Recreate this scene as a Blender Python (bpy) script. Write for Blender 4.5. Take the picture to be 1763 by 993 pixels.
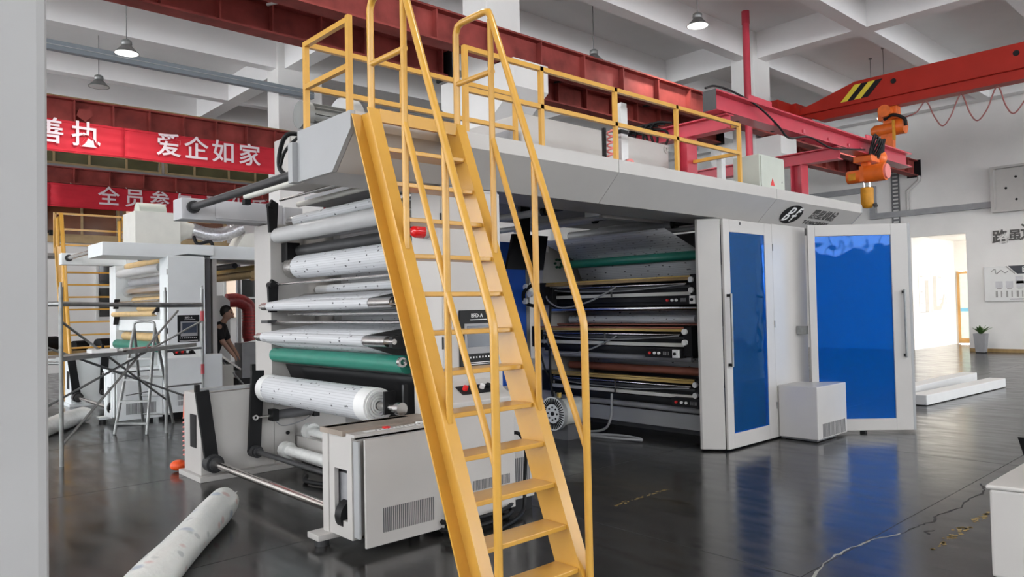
import bpy, math, random
from mathutils import Vector, Matrix
random.seed(7)
for o in list(bpy.data.objects): bpy.data.objects.remove(o, do_unlink=True)
SC = bpy.context.scene
COL = SC.collection

# ------------------------------------------------------------------ camera, world, exposure
def rot_cam():
    a, p, r = math.radians(47.7), math.radians(1.46), math.radians(1.19)
    fw = Vector((math.cos(a), math.sin(a), 0)); rt = Vector((math.sin(a), -math.cos(a), 0)); up = Vector((0, 0, 1))
    f2 = fw*math.cos(p)+up*math.sin(p); u2 = up*math.cos(p)-fw*math.sin(p)
    r2 = rt*math.cos(r)-u2*math.sin(r); u3 = u2*math.cos(r)+rt*math.sin(r)
    m = Matrix((r2, u3, -f2)).transposed()
    return m.to_4x4()
cam = bpy.data.cameras.new('camera'); camo = bpy.data.objects.new('camera', cam); COL.objects.link(camo)
camo.matrix_world = Matrix.Translation((0, 0, 1.6)) @ rot_cam()
cam.sensor_fit = 'HORIZONTAL'; cam.sensor_width = 36.0; cam.lens = 36.0*1272.0/1763.0
cam.clip_start = 0.05; cam.clip_end = 200
SC.camera = camo
wd = bpy.data.worlds.new('sky'); SC.world = wd; wd.use_nodes = True
bg = wd.node_tree.nodes['Background']; bg.inputs[0].default_value = (0.93, 0.965, 1.0, 1); bg.inputs[1].default_value = 12.0
SC.view_settings.view_transform = 'Standard'; SC.view_settings.look = 'None'
SC.view_settings.gamma = 1.0; SC.view_settings.use_curve_mapping = False
SC.view_settings.exposure = -0.58

# ------------------------------------------------------------------ materials
MATS = {}
def mat(name, col, rough=0.5, metal=0.0, var=0.05, scale=6.0, bump=0.0, coat=0.0, emit=None, es=0.0, spec=None):
    if name in MATS: return MATS[name]
    m = bpy.data.materials.new(name); m.use_nodes = True; nt = m.node_tree
    b = nt.nodes['Principled BSDF']
    b.inputs['Roughness'].default_value = rough; b.inputs['Metallic'].default_value = metal
    if coat: b.inputs['Coat Weight'].default_value = coat; b.inputs['Coat Roughness'].default_value = 0.1
    if spec is not None: b.inputs['Specular IOR Level'].default_value = spec
    b.inputs['Base Color'].default_value = (*col, 1)
    if var > 0:
        tc = nt.nodes.new('ShaderNodeTexCoord'); n = nt.nodes.new('ShaderNodeTexNoise')
        n.inputs['Scale'].default_value = scale; n.inputs['Detail'].default_value = 5
        nt.links.new(tc.outputs['Object'], n.inputs['Vector'])
        r = nt.nodes.new('ShaderNodeMapRange')
        r.inputs['From Min'].default_value = 0.3; r.inputs['From Max'].default_value = 0.7
        r.inputs['To Min'].default_value = 1-var; r.inputs['To Max'].default_value = 1+var
        nt.links.new(n.outputs['Fac'], r.inputs['Value'])
        x = nt.nodes.new('ShaderNodeMix'); x.data_type = 'RGBA'; x.blend_type = 'MULTIPLY'
        x.inputs['Factor'].default_value = 1.0
        x.inputs['A'].default_value = (*col, 1); nt.links.new(r.outputs['Result'], x.inputs['B'])
        nt.links.new(x.outputs['Result'], b.inputs['Base Color'])
        if bump > 0:
            bp = nt.nodes.new('ShaderNodeBump'); bp.inputs['Strength'].default_value = bump; bp.inputs['Distance'].default_value = 0.02
            nt.links.new(n.outputs['Fac'], bp.inputs['Height']); nt.links.new(bp.outputs['Normal'], b.inputs['Normal'])
    if emit:
        b.inputs['Emission Color'].default_value = (*emit, 1); b.inputs['Emission Strength'].default_value = es
    MATS[name] = m
    return m

WHITE = mat('white_powder_coat', (0.475, 0.455, 0.435), 0.38, var=0.03, scale=3)
SHADEW = mat('shaded_white_coat', (0.345, 0.35, 0.355), 0.4, var=0.03, scale=3)  # white coat darkened and cooled: dimmer light on end faces put into the colour
ARMW = mat('lilac_white_coat', (0.50, 0.50, 0.52), 0.4, var=0.03, scale=3)
CREAM = mat('cream_steel', (0.66, 0.65, 0.60), 0.45, var=0.04)
PLASTER = mat('wall_plaster', (0.80, 0.785, 0.765), 0.85, var=0.04, scale=1.2, bump=0.05)
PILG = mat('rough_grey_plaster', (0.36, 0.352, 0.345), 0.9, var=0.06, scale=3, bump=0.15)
DAYLITW = mat('daylit_white_coat', (0.78, 0.81, 0.82), 0.38, var=0.03, scale=3)  # same white coat with daylight on the second machine painted into it
CEIL = mat('ceiling_plaster', (0.86, 0.845, 0.84), 0.9, var=0.03, scale=0.8)
YEL = mat('yellow_enamel', (0.62, 0.33, 0.05), 0.32, var=0.06, scale=5, coat=0.2)
OXIDE = mat('red_oxide_steel', (0.29, 0.055, 0.047), 0.65, var=0.35, scale=2.5, spec=0.25)
CRIM = mat('crimson_enamel', (0.53, 0.04, 0.07), 0.36, var=0.08, scale=4, coat=0.2)
CRANE = mat('crane_red_enamel', (0.40, 0.020, 0.010), 0.45, var=0.08, scale=2, spec=0.25)
ORANGE = mat('orange_enamel', (0.75, 0.145, 0.015), 0.38, var=0.12, scale=9)
AMBER = mat('amber_canvas', (0.62, 0.27, 0.012), 0.6, var=0.15, scale=12, bump=0.3)
BLACK = mat('black_paint', (0.010, 0.010, 0.011), 0.5, var=0.1, spec=0.22)
RUBBER = mat('black_rubber', (0.02, 0.02, 0.022), 0.6, var=0.1)
DARK = mat('dark_gunmetal', (0.05, 0.05, 0.052), 0.45, metal=0.3, var=0.15)
STEEL = mat('brushed_steel', (0.62, 0.61, 0.60), 0.24, metal=1.0, var=0.08, scale=14)
CHROME = mat('polished_shaft', (0.75, 0.72, 0.68), 0.14, metal=1.0, var=0.04)
GALV = mat('galvanised_steel', (0.27, 0.275, 0.27), 0.42, metal=0.7, var=0.18, scale=9)
ALU = mat('cast_aluminium', (0.55, 0.56, 0.56), 0.4, metal=0.6, var=0.08)
GREYR = mat('grey_roller', (0.50, 0.50, 0.50), 0.35, var=0.04)
GREEN = mat('green_rubber', (0.02, 0.20, 0.145), 0.36, var=0.06)
GREEND = mat('green_cap', (0.012, 0.10, 0.06), 0.3, var=0.1)
REDB = mat('banner_cloth', (0.60, 0.016, 0.034), 0.75, var=0.06, scale=3)
PINKW = mat('banner_lettering', (0.82, 0.70, 0.74), 0.8, var=0)
TXT = mat('black_lettering', (0.03, 0.03, 0.03), 0.6, var=0)
WTXT = mat('white_lettering', (0.8, 0.8, 0.8), 0.6, var=0)
GTXT = mat('charcoal_lettering', (0.10, 0.095, 0.09), 0.6, var=0)
REDL = mat('red_lens', (0.75, 0.01, 0.012), 0.15, var=0, coat=0.5)
REDP = mat('red_plastic', (0.70, 0.02, 0.02), 0.35, var=0)
ORPL = mat('orange_plastic', (0.85, 0.10, 0.02), 0.4, var=0.1)
BLUEP = mat('blue_panel', (0.03, 0.13, 0.62), 0.3, var=0.05)
TAN = mat('tan_roller', (0.60, 0.42, 0.20), 0.5, var=0.1)
BRASS = mat('yellow_brass_bar', (0.50, 0.34, 0.09), 0.4, metal=0.2, var=0.12)
WOODB = mat('ochre_beam', (0.34, 0.22, 0.09), 0.5, var=0.2)
TERRA = mat('terracotta_roller', (0.36, 0.12, 0.075), 0.5, var=0.12)
BROWNT = mat('brown_worktop', (0.27, 0.22, 0.18), 0.5, var=0.15)
GREYT = mat('grey_trunking', (0.22, 0.25, 0.28), 0.4, var=0.05)
SILVER = mat('foil_duct', (0.60, 0.60, 0.62), 0.28, metal=0.9, var=0.15, scale=25, bump=0.5)
REDDUCT = mat('red_fabric_duct', (0.33, 0.04, 0.04), 0.4, var=0.25, scale=18, bump=0.4)
SCREEN = mat('screen_glass', (0.005, 0.005, 0.006), 0.4, var=0, spec=0.15)
MOTORG = mat('motor_grey', (0.20, 0.205, 0.20), 0.42, metal=0.2, var=0.1)
HMISCR = mat('panel_display', (0.055, 0.065, 0.085), 0.2, var=0.1)
DGREY = mat('dark_grey_sheet', (0.11, 0.11, 0.115), 0.5, var=0.1)
MGREY = mat('mid_grey_sheet', (0.30, 0.30, 0.31), 0.5, var=0.08)
SAGE = mat('sage_grey_box', (0.50, 0.53, 0.47), 0.45, var=0.03)
PVC = mat('polythene_wrap', (0.74, 0.74, 0.72), 0.32, var=0.06, scale=15, bump=0.6, coat=0.3)
DISC = mat('lamp_lens', (0.9, 0.9, 0.9), 0.4, var=0, emit=(1, 0.97, 0.92), es=6.0)
OFFL = mat('lamp_lens_off', (0.75, 0.76, 0.76), 0.3, var=0)
WINF = mat('pvc_window_frame', (0.68, 0.68, 0.66), 0.5, var=0.02)
WINB = mat('ochre_window_frame', (0.45, 0.32, 0.16), 0.5, var=0.1)
WGLS = mat('dark_window_glass', (0.035, 0.037, 0.036), 0.06, var=0.2, scale=1.5)
WGLO = mat('olive_window_glass', (0.12, 0.11, 0.05), 0.12, var=0.25, scale=1.2)
WGLR = mat('brown_window_glass', (0.17, 0.07, 0.035), 0.15, var=0.25, scale=1.2)
WGLL = mat('lit_window_glass', (0.75, 0.62, 0.5), 0.3, var=0.1, emit=(1.0, 0.78, 0.6), es=0.9)
DOORF = mat('brown_door_frame', (0.40, 0.22, 0.07), 0.45, var=0.1)
LEAF = mat('plant_leaf', (0.06, 0.14, 0.03), 0.45, var=0.25, scale=20)
POT = mat('grey_planter', (0.30, 0.30, 0.31), 0.5, var=0.05)
SKIN = mat('skin', (0.42, 0.25, 0.18), 0.55, var=0.04)
HAIR = mat('black_hair', (0.012, 0.010, 0.009), 0.5, var=0.1)
SHIRT = mat('black_shirt', (0.012, 0.012, 0.014), 0.85, var=0.2)
JEANS = mat('dark_trousers', (0.02, 0.022, 0.03), 0.85, var=0.2)
FLOORLINE = mat('floor_joint', (0.02, 0.02, 0.02), 0.7, var=0)
CHALK = mat('chalky_crack', (0.30, 0.30, 0.28), 0.8, var=0.2)
STAIN = mat('worn_yellow_paint', (0.26, 0.18, 0.055), 0.6, var=0.3, scale=20)
STY = mat('stripe_yellow', (0.75, 0.60, 0.04), 0.45, var=0.05)
LBLUE = mat('pale_blue_strip', (0.15, 0.42, 0.62), 0.4, var=0.05)
FROST = mat('frosted_glass', (0.62, 0.74, 0.70), 0.25, var=0.05)
PAPERW = mat('white_board', (0.78, 0.78, 0.77), 0.5, var=0.02)
PGREY = mat('poster_grey', (0.36, 0.35, 0.34), 0.6, var=0.05)
PINKPL = mat('rose_plastic', (0.75, 0.22, 0.20), 0.4, var=0.1)
CHARC = mat('charcoal_strip', (0.045, 0.05, 0.06), 0.5, var=0)

def node_mat(name):
    m = bpy.data.materials.new(name); m.use_nodes = True; MATS[name] = m
    return m, m.node_tree, m.node_tree.nodes['Principled BSDF']

def make_floor():
    m, nt, b = node_mat('polished_concrete')
    N = nt.nodes.new; L = nt.links.new
    tc = N('ShaderNodeTexCoord')
    n1 = N('ShaderNodeTexNoise'); n1.inputs['Scale'].default_value = 0.5; n1.inputs['Detail'].default_value = 6
    n2 = N('ShaderNodeTexNoise'); n2.inputs['Scale'].default_value = 7; n2.inputs['Detail'].default_value = 8
    mp = N('ShaderNodeMapping'); mp.inputs['Scale'].default_value = (1.0, 0.25, 1); mp.inputs['Rotation'].default_value = (0, 0, 0.8)
    L(tc.outputs['Object'], n1.inputs['Vector']); L(tc.outputs['Object'], mp.inputs['Vector']); L(mp.outputs['Vector'], n2.inputs['Vector'])
    add = N('ShaderNodeMath'); add.operation = 'ADD'; L(n1.outputs['Fac'], add.inputs[0]); L(n2.outputs['Fac'], add.inputs[1])
    cr = N('ShaderNodeValToRGB'); cr.color_ramp.elements[0].position = 0.35; cr.color_ramp.elements[0].color = (0.018, 0.018, 0.018, 1)
    cr.color_ramp.elements[1].position = 0.75; cr.color_ramp.elements[1].color = (0.046, 0.045, 0.044, 1)
    hf = N('ShaderNodeMath'); hf.operation = 'MULTIPLY'; hf.inputs[1].default_value = 0.5; L(add.outputs[0], hf.inputs[0])
    L(hf.outputs[0], cr.inputs['Fac']); L(cr.outputs['Color'], b.inputs['Base Color'])
    mr = N('ShaderNodeMapRange'); mr.inputs['From Min'].default_value = 0.3; mr.inputs['From Max'].default_value = 0.7
    mr.inputs['To Min'].default_value = 0.13; mr.inputs['To Max'].default_value = 0.26; L(n2.outputs['Fac'], mr.inputs['Value'])
    L(mr.outputs['Result'], b.inputs['Roughness'])
    bp = N('ShaderNodeBump'); bp.inputs['Strength'].default_value = 0.10; bp.inputs['Distance'].default_value = 0.02
    n3 = N('ShaderNodeTexNoise'); n3.inputs['Scale'].default_value = 3.0; n3.inputs['Detail'].default_value = 3
    L(tc.outputs['Object'], n3.inputs['Vector']); L(n3.outputs['Fac'], bp.inputs['Height']); L(bp.outputs['Normal'], b.inputs['Normal'])
    b.inputs['Specular IOR Level'].default_value = 0.6
    return m
FLOOR = make_floor()

def make_web(name, base, dark):
    """printed paper: fine grey lines and scattered little dark marks, in object space"""
    m, nt, b = node_mat(name)
    N = nt.nodes.new; L = nt.links.new
    tc = N('ShaderNodeTexCoord')
    mp = N('ShaderNodeMapping'); mp.inputs['Scale'].default_value = (26, 15, 26); L(tc.outputs['Object'], mp.inputs['Vector'])
    vo = N('ShaderNodeTexVoronoi'); vo.inputs['Scale'].default_value = 1.0; vo.inputs['Randomness'].default_value = 0.9
    ns = N('ShaderNodeTexNoise'); ns.inputs['Scale'].default_value = 26; L(tc.outputs['Object'], ns.inputs['Vector'])
    mixv = N('ShaderNodeMix'); mixv.data_type = 'VECTOR'; mixv.inputs['Factor'].default_value = 0.30
    L(mp.outputs['Vector'], mixv.inputs['A']); L(ns.outputs['Color'], mixv.inputs['B']); L(mixv.outputs['Result'], vo.inputs['Vector'])
    lt = N('ShaderNodeMath'); lt.operation = 'LESS_THAN'; lt.inputs[1].default_value = 0.17; L(vo.outputs['Distance'], lt.inputs[0])
    wv = N('ShaderNodeTexWave'); wv.bands_direction = 'Z'; wv.inputs['Scale'].default_value = 14
    L(tc.outputs['Object'], wv.inputs['Vector'])
    gt = N('ShaderNodeMath'); gt.operation = 'GREATER_THAN'; gt.inputs[1].default_value = 0.85; L(wv.outputs['Fac'], gt.inputs[0])
    m1 = N('ShaderNodeMix'); m1.data_type = 'RGBA'; m1.inputs['A'].default_value = (*base, 1); m1.inputs['B'].default_value = tuple(c*0.82 for c in base)+(1,)
    L(gt.outputs[0], m1.inputs['Factor'])
    m2 = N('ShaderNodeMix'); m2.data_type = 'RGBA'; L(lt.outputs[0], m2.inputs['Factor']); L(m1.outputs['Result'], m2.inputs['A']); m2.inputs['B'].default_value = (*dark, 1)
    L(m2.outputs['Result'], b.inputs['Base Color']); b.inputs['Roughness'].default_value = 0.45
    return m
WEB = make_web('printed_paper', (0.60, 0.61, 0.63), (0.10, 0.10, 0.11))

def make_wrap():
    m, nt, b = node_mat('printed_polythene')
    N = nt.nodes.new; L = nt.links.new
    tc = N('ShaderNodeTexCoord')
    mp = N('ShaderNodeMapping'); mp.inputs['Scale'].default_value = (5, 5, 7); L(tc.outputs['Object'], mp.inputs['Vector'])
    col = (0.70, 0.72, 0.70, 1); prev = None
    for k, (c, th, off) in enumerate((((0.12, 0.22, 0.40), 0.16, 0.0), ((0.55, 0.25, 0.24), 0.16, 3.7), ((0.30, 0.33, 0.34), 0.15, 8.1))):
        vo = N('ShaderNodeTexVoronoi'); vo.inputs['Scale'].default_value = 0.8+0.25*k
        ad = N('ShaderNodeVectorMath'); ad.operation = 'ADD'; ad.inputs[1].default_value = (off, off*1.3, off*.7)
        L(mp.outputs['Vector'], ad.inputs[0]); L(ad.outputs['Vector'], vo.inputs['Vector'])
        mr = N('ShaderNodeMapRange'); mr.inputs['From Min'].default_value = th; mr.inputs['From Max'].default_value = th+0.08
        mr.inputs['To Min'].default_value = 0.55; mr.inputs['To Max'].default_value = 0.0; L(vo.outputs['Distance'], mr.inputs['Value'])
        mx = N('ShaderNodeMix'); mx.data_type = 'RGBA'; L(mr.outputs['Result'], mx.inputs['Factor'])
        if prev: L(prev, mx.inputs['A'])
        else: mx.inputs['A'].default_value = col
        mx.inputs['B'].default_value = (*c, 1); prev = mx.outputs['Result']
    L(prev, b.inputs['Base Color']); b.inputs['Roughness'].default_value = 0.3; b.inputs['Coat Weight'].default_value = 0.3
    ns = N('ShaderNodeTexNoise'); ns.inputs['Scale'].default_value = 14; ns.inputs['Detail'].default_value = 6; L(tc.outputs['Object'], ns.inputs['Vector'])
    bp = N('ShaderNodeBump'); bp.inputs['Strength'].default_value = 0.5; bp.inputs['Distance'].default_value = 0.02
    L(ns.outputs['Fac'], bp.inputs['Height']); L(bp.outputs['Normal'], b.inputs['Normal'])
    return m
WRAP = make_wrap()

def make_blue():
    """blue tinted clear sheet: tinted see-through, a little body colour, clear gloss on top"""
    m, nt, b = node_mat('blue_tinted_sheet')
    N = nt.nodes.new; L = nt.links.new
    tc = N('ShaderNodeTexCoord'); ns = N('ShaderNodeTexNoise'); ns.inputs['Scale'].default_value = 2.2; L(tc.outputs['Object'], ns.inputs['Vector'])
    bp = N('ShaderNodeBump'); bp.inputs['Strength'].default_value = 0.25; bp.inputs['Distance'].default_value = 0.03
    L(ns.outputs['Fac'], bp.inputs['Height'])
    b.inputs['Base Color'].default_value = (0.0, 0.13, 0.50, 1); b.inputs['Roughness'].default_value = 0.5; b.inputs['Specular IOR Level'].default_value = 0.0
    tr = N('ShaderNodeBsdfTransparent'); tr.inputs['Color'].default_value = (0.0, 0.40, 0.90, 1)
    mx = N('ShaderNodeMixShader'); mx.inputs[0].default_value = 0.74
    L(b.outputs[0], mx.inputs[1]); L(tr.outputs[0], mx.inputs[2])
    gl = N('ShaderNodeBsdfGlossy'); gl.inputs['Roughness'].default_value = 0.04; gl.inputs['Color'].default_value = (0.30, 0.55, 1.0, 1); L(bp.outputs['Normal'], gl.inputs['Normal'])
    fr = N('ShaderNodeFresnel'); fr.inputs['IOR'].default_value = 1.5; L(bp.outputs['Normal'], fr.inputs['Normal'])
    m2 = N('ShaderNodeMixShader'); L(fr.outputs[0], m2.inputs[0]); L(mx.outputs[0], m2.inputs[1]); L(gl.outputs[0], m2.inputs[2])
    L(m2.outputs[0], nt.nodes['Material Output'].inputs['Surface'])
    return m
BLUEW = make_blue()

# ------------------------------------------------------------------ mesh helpers
OFF = [Vector((0, 0, 0))]
class MB:
    def __init__(s): s.v = []; s.f = []; s.s = []
    def add(s, vs, fs, smooth=False):
        b = len(s.v); s.v += [Vector(p)+OFF[0] for p in vs]
        for f in fs: s.f.append([b+i for i in f]); s.s.append(smooth)
        return s
    def box(s, x0, x1, y0, y1, z0, z1):
        return s.add([(x0,y0,z0),(x1,y0,z0),(x1,y1,z0),(x0,y1,z0),(x0,y0,z1),(x1,y0,z1),(x1,y1,z1),(x0,y1,z1)],
                     [(0,3,2,1),(4,5,6,7),(0,1,5,4),(1,2,6,5),(2,3,7,6),(3,0,4,7)])
    def obox(s, c, ax, ay, az):
        c, ax, ay, az = Vector(c), Vector(ax), Vector(ay), Vector(az)
        vs = [c+i*ax+j*ay+k*az for k in (-1,1) for i, j in ((-1,-1),(1,-1),(1,1),(-1,1))]
        return s.add(vs, [(0,3,2,1),(4,5,6,7),(0,1,5,4),(1,2,6,5),(2,3,7,6),(3,0,4,7)])
    def bar(s, p, q, w, h, up=(0,0,1)):
        p, q = Vector(p), Vector(q); d = (q-p); L = d.length; d.normalize(); up = Vector(up)
        sd = d.cross(up)
        if sd.length < 1e-4: sd = d.cross(Vector((1,0,0)))
        sd.normalize(); u = sd.cross(d)
        return s.obox((p+q)/2, d*L/2, sd*w/2, u*h/2)
    def tube(s, p, q, r, n=16, r2=None, caps=True):
        p, q = Vector(p), Vector(q); d = (q-p).normalized(); r2 = r if r2 is None else r2
        a = d.cross(Vector((0,0,1)) if abs(d.z) < 0.9 else Vector((1,0,0))).normalized(); b = d.cross(a)
        cs = [(math.cos(2*math.pi*i/n), math.sin(2*math.pi*i/n)) for i in range(n)]
        vs = [p+(a*c+b*t)*r for c, t in cs]+[q+(a*c+b*t)*r2 for c, t in cs]
        s.add(vs, [(i, i+n, (i+1) % n+n, (i+1) % n) for i in range(n)], True)
        if caps:
            s.add(vs[:n], [tuple(range(n))]); s.add(vs[n:], [tuple(range(n-1, -1, -1))])
        return s
    def ring(s, p, q, ro, ri, n=20):
        s.tube(p, q, ro, n, caps=False); s.tube(q, p, ri, n, caps=False)
        for c, e in ((p, q), (q, p)):
            c, e = Vector(c), Vector(e); d = (c-e).normalized()
            a = d.cross(Vector((0,0,1)) if abs(d.z) < 0.9 else Vector((1,0,0))).normalized(); b = d.cross(a)
            vs = []
            for r in (ro, ri): vs += [c+(a*math.cos(2*math.pi*i/n)+b*math.sin(2*math.pi*i/n))*r for i in range(n)]
            s.add(vs, [(i, (i+1) % n, (i+1) % n+n, i+n) for i in range(n)])
        return s
    def pipe(s, pts, r, n=10, smooth_steps=0, caps=True):
        P = [Vector(p) for p in pts]
        if smooth_steps:
            Q = []
            E = [P[0]*2-P[1]]+P+[P[-1]*2-P[-2]]
            for i in range(1, len(E)-2):
                for k in range(smooth_steps):
                    t = k/smooth_steps; a, b, c, d = E[i-1], E[i], E[i+1], E[i+2]
                    Q.append(0.5*((2*b)+(c-a)*t+(2*a-5*b+4*c-d)*t*t+(3*b-a-3*c+d)*t**3))
            Q.append(P[-1]); P = Q
        m = len(P); T = []
        for i in range(m):
            t = (P[min(i+1, m-1)]-P[max(i-1, 0)])
            T.append(t.normalized() if t.length > 1e-9 else Vector((0,0,1)))
        a = T[0].cross(Vector((0,0,1)) if abs(T[0].z) < 0.9 else Vector((1,0,0))).normalized()
        vs = []; rr = r if isinstance(r, (list, tuple)) else None
        for i in range(m):
            a = (a-T[i]*a.dot(T[i])).normalized(); b = T[i].cross(a)
            k = 1.0
            if 0 < i < m-1:
                c = (P[i]-P[i-1]).normalized().dot((P[i+1]-P[i]).normalized()); k = 1/max(0.75, math.sqrt(max(0.05, (1+c)/2)))
            ri = (rr[min(i, len(rr)-1)] if rr else r)*k
            vs += [P[i]+(a*math.cos(2*math.pi*j/n)+b*math.sin(2*math.pi*j/n))*ri for j in range(n)]
        fs = [(i*n+j, i*n+(j+1) % n, (i+1)*n+(j+1) % n, (i+1)*n+j) for i in range(m-1) for j in range(n)]
        s.add(vs, fs, True)
        if caps: s.add(vs[:n], [tuple(range(n-1, -1, -1))]); s.add(vs[-n:], [tuple(range(n))])
        return s
    def prism(s, poly, ax, a, b):
        """polygon in the plane normal to ax ('x': (y,z), 'y': (x,z), 'z': (x,y)) extruded from a to b"""
        def P(u, v, t): return {'x': (t,u,v), 'y': (u,t,v), 'z': (u,v,t)}[ax]
        n = len(poly); vs = [P(u, v, a) for u, v in poly]+[P(u, v, b) for u, v in poly]
        ar = sum(poly[i][0]*poly[(i+1) % n][1]-poly[(i+1) % n][0]*poly[i][1] for i in range(n))
        flip = (ar > 0) ^ (ax == 'y') ^ (b < a)
        fs = [tuple(range(n)), tuple(range(2*n-1, n-1, -1))]+[(i, i+n, (i+1) % n+n, (i+1) % n) for i in range(n)]
        if not flip: fs = [tuple(reversed(f)) for f in fs]
        return s.add(vs, fs)
    def lathe(s, prof, o, ax=(0,0,1), n=20, close=False):
        o, d = Vector(o), Vector(ax).normalized()
        a = d.cross(Vector((0,0,1)) if abs(d.z) < 0.9 else Vector((1,0,0))).normalized(); b = d.cross(a)
        vs = []
        for r, h in prof: vs += [o+d*h+(a*math.cos(2*math.pi*j/n)+b*math.sin(2*math.pi*j/n))*r for j in range(n)]
        fs = [(i*n+j, (i+1)*n+j, (i+1)*n+(j+1) % n, i*n+(j+1) % n) for i in range(len(prof)-1) for j in range(n)]
        return s.add(vs, fs, True)
    def ball(s, c, r, n=12, sc=(1,1,1)):
        c = Vector(c); vs = []; fs = []; h = n//2
        for i in range(h+1):
            t = math.pi*i/h
            for j in range(n):
                f = 2*math.pi*j/n
                vs.append(c+Vector((math.sin(t)*math.cos(f)*r*sc[0], math.sin(t)*math.sin(f)*r*sc[1], math.cos(t)*r*sc[2])))
        for i in range(h):
            for j in range(n): fs.append((i*n+j, (i+1)*n+j, (i+1)*n+(j+1) % n, i*n+(j+1) % n))
        return s.add(vs, fs, True)
    def grid(s, fn, nu, nv, thick=None):
        """surface fn(u,v) with u,v in 0..1"""
        vs = [fn(i/nu, j/nv) for i in range(nu+1) for j in range(nv+1)]
        fs = [(i*(nv+1)+j, (i+1)*(nv+1)+j, (i+1)*(nv+1)+j+1, i*(nv+1)+j+1) for i in range(nu) for j in range(nv)]
        return s.add(vs, fs, True)
    def frame(s, x0, x1, z0, z1, w, y0, y1, hole=None):
        """rectangular frame in the xz plane; hole gives its own rectangle"""
        hx0, hx1, hz0, hz1 = hole or (x0+w, x1-w, z0+w, z1-w)
        s.box(x0, hx0, y0, y1, z0, z1); s.box(hx1, x1, y0, y1, z0, z1)
        s.box(hx0, hx1, y0, y1, z0, hz0); s.box(hx0, hx1, y0, y1, hz1, z1)
        return s
    def build(s, name, m, parent=None, bevel=0.0, solid=0.0):
        me = bpy.data.meshes.new(name)
        org = wloc(parent) if parent else Vector((0, 0, 0))
        if not parent and s.v:
            lo = [min(p[i] for p in s.v) for i in range(3)]; hi = [max(p[i] for p in s.v) for i in range(3)]
            org = Vector(((lo[0]+hi[0])/2, (lo[1]+hi[1])/2, lo[2]))
        me.from_pydata([p-org for p in s.v], [], s.f)
        me.polygons.foreach_set('use_smooth', s.s); me.materials.append(m); me.update()
        o = bpy.data.objects.new(name, me); COL.objects.link(o)
        if parent: o.parent = parent
        else: o.location = org
        if bevel:
            b = o.modifiers.new('edge', 'BEVEL'); b.width = bevel; b.segments = 2; b.limit_method = 'ANGLE'; b.angle_limit = 0.9
        if solid:
            b = o.modifiers.new('thick', 'SOLIDIFY'); b.thickness = solid; b.offset = 0
        return o
def wloc(o):
    p = Vector((0, 0, 0))
    while o is not None: p = p+o.location; o = o.parent
    return p
def tag(o, label, cat=None, group=None, kind=None):
    o['label'] = label
    if cat: o['category'] = cat
    if group: o['group'] = group
    if kind: o['kind'] = kind
    return o
def thing(name, label, cat, loc, group=None):
    o = bpy.data.objects.new(name, None); COL.objects.link(o); o.empty_display_size = 0.1
    o.location = Vector(loc)+OFF[0]
    return tag(o, label, cat, group)
def struct(name, mb, m, label, parent=None, **k):
    o = mb.build(name, m, parent, **k)
    if not parent: o['kind'] = 'structure'; o['label'] = label
    return o
def text(name, s, size, loc, xdir, updir, m, parent, ext=0.002, off=0.0, align='CENTER', sx=1.0, shear=0.0):
    c = bpy.data.curves.new(name, 'FONT'); c.body = s; c.size = size; c.extrude = ext; c.offset = off
    c.align_x = align; c.align_y = 'CENTER'; c.shear = shear; c.materials.append(m); c.resolution_u = 3
    tmp = bpy.data.objects.new(name, c); COL.objects.link(tmp)
    me = bpy.data.meshes.new_from_object(tmp.evaluated_get(bpy.context.evaluated_depsgraph_get()))
    bpy.data.objects.remove(tmp); bpy.data.curves.remove(c)
    if not me.materials: me.materials.append(m)
    o = bpy.data.objects.new(name, me); COL.objects.link(o)
    x = Vector(xdir).normalized(); u = Vector(updir); u = (u-x*u.dot(x)).normalized(); z = x.cross(u)
    M = Matrix((x*sx, u, z)).transposed().to_4x4(); M.translation = Vector(loc)+OFF[0]-(wloc(parent) if parent else Vector())
    o.matrix_local = M
    if parent: o.parent = parent
    return o
def ibeam(x, y, w, h, t, tw):
    """I profile centred at (x, y): list of (u, v)"""
    return [(x-w/2,y-h/2),(x+w/2,y-h/2),(x+w/2,y-h/2+t),(x+tw/2,y-h/2+t),(x+tw/2,y+h/2-t),(x+w/2,y+h/2-t),(x+w/2,y+h/2),(x-w/2,y+h/2),(x-w/2,y+h/2-t),(x-tw/2,y+h/2-t),(x-tw/2,y-h/2+t),(x-w/2,y-h/2+t)]
# ------------------------------------------------------------------ large area light added to brighten the corridor
def area(name, loc, rot, sx, sy, power, col):
    l = bpy.data.lights.new(name, 'AREA'); l.shape = 'RECTANGLE'; l.size = sx; l.size_y = sy; l.energy = power; l.color = col
    o = bpy.data.objects.new(name, l); COL.objects.link(o); o.location = loc; o.rotation_euler = rot
    return o
area('added_corridor_fill', (26.9, 4.6, 2.2), (math.radians(-90), 0, 0), 2.6, 2.4, 3200, (1.0, 0.93, 0.80))  # bare area light added for brightness; its hidden window is assumed, not built

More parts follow.
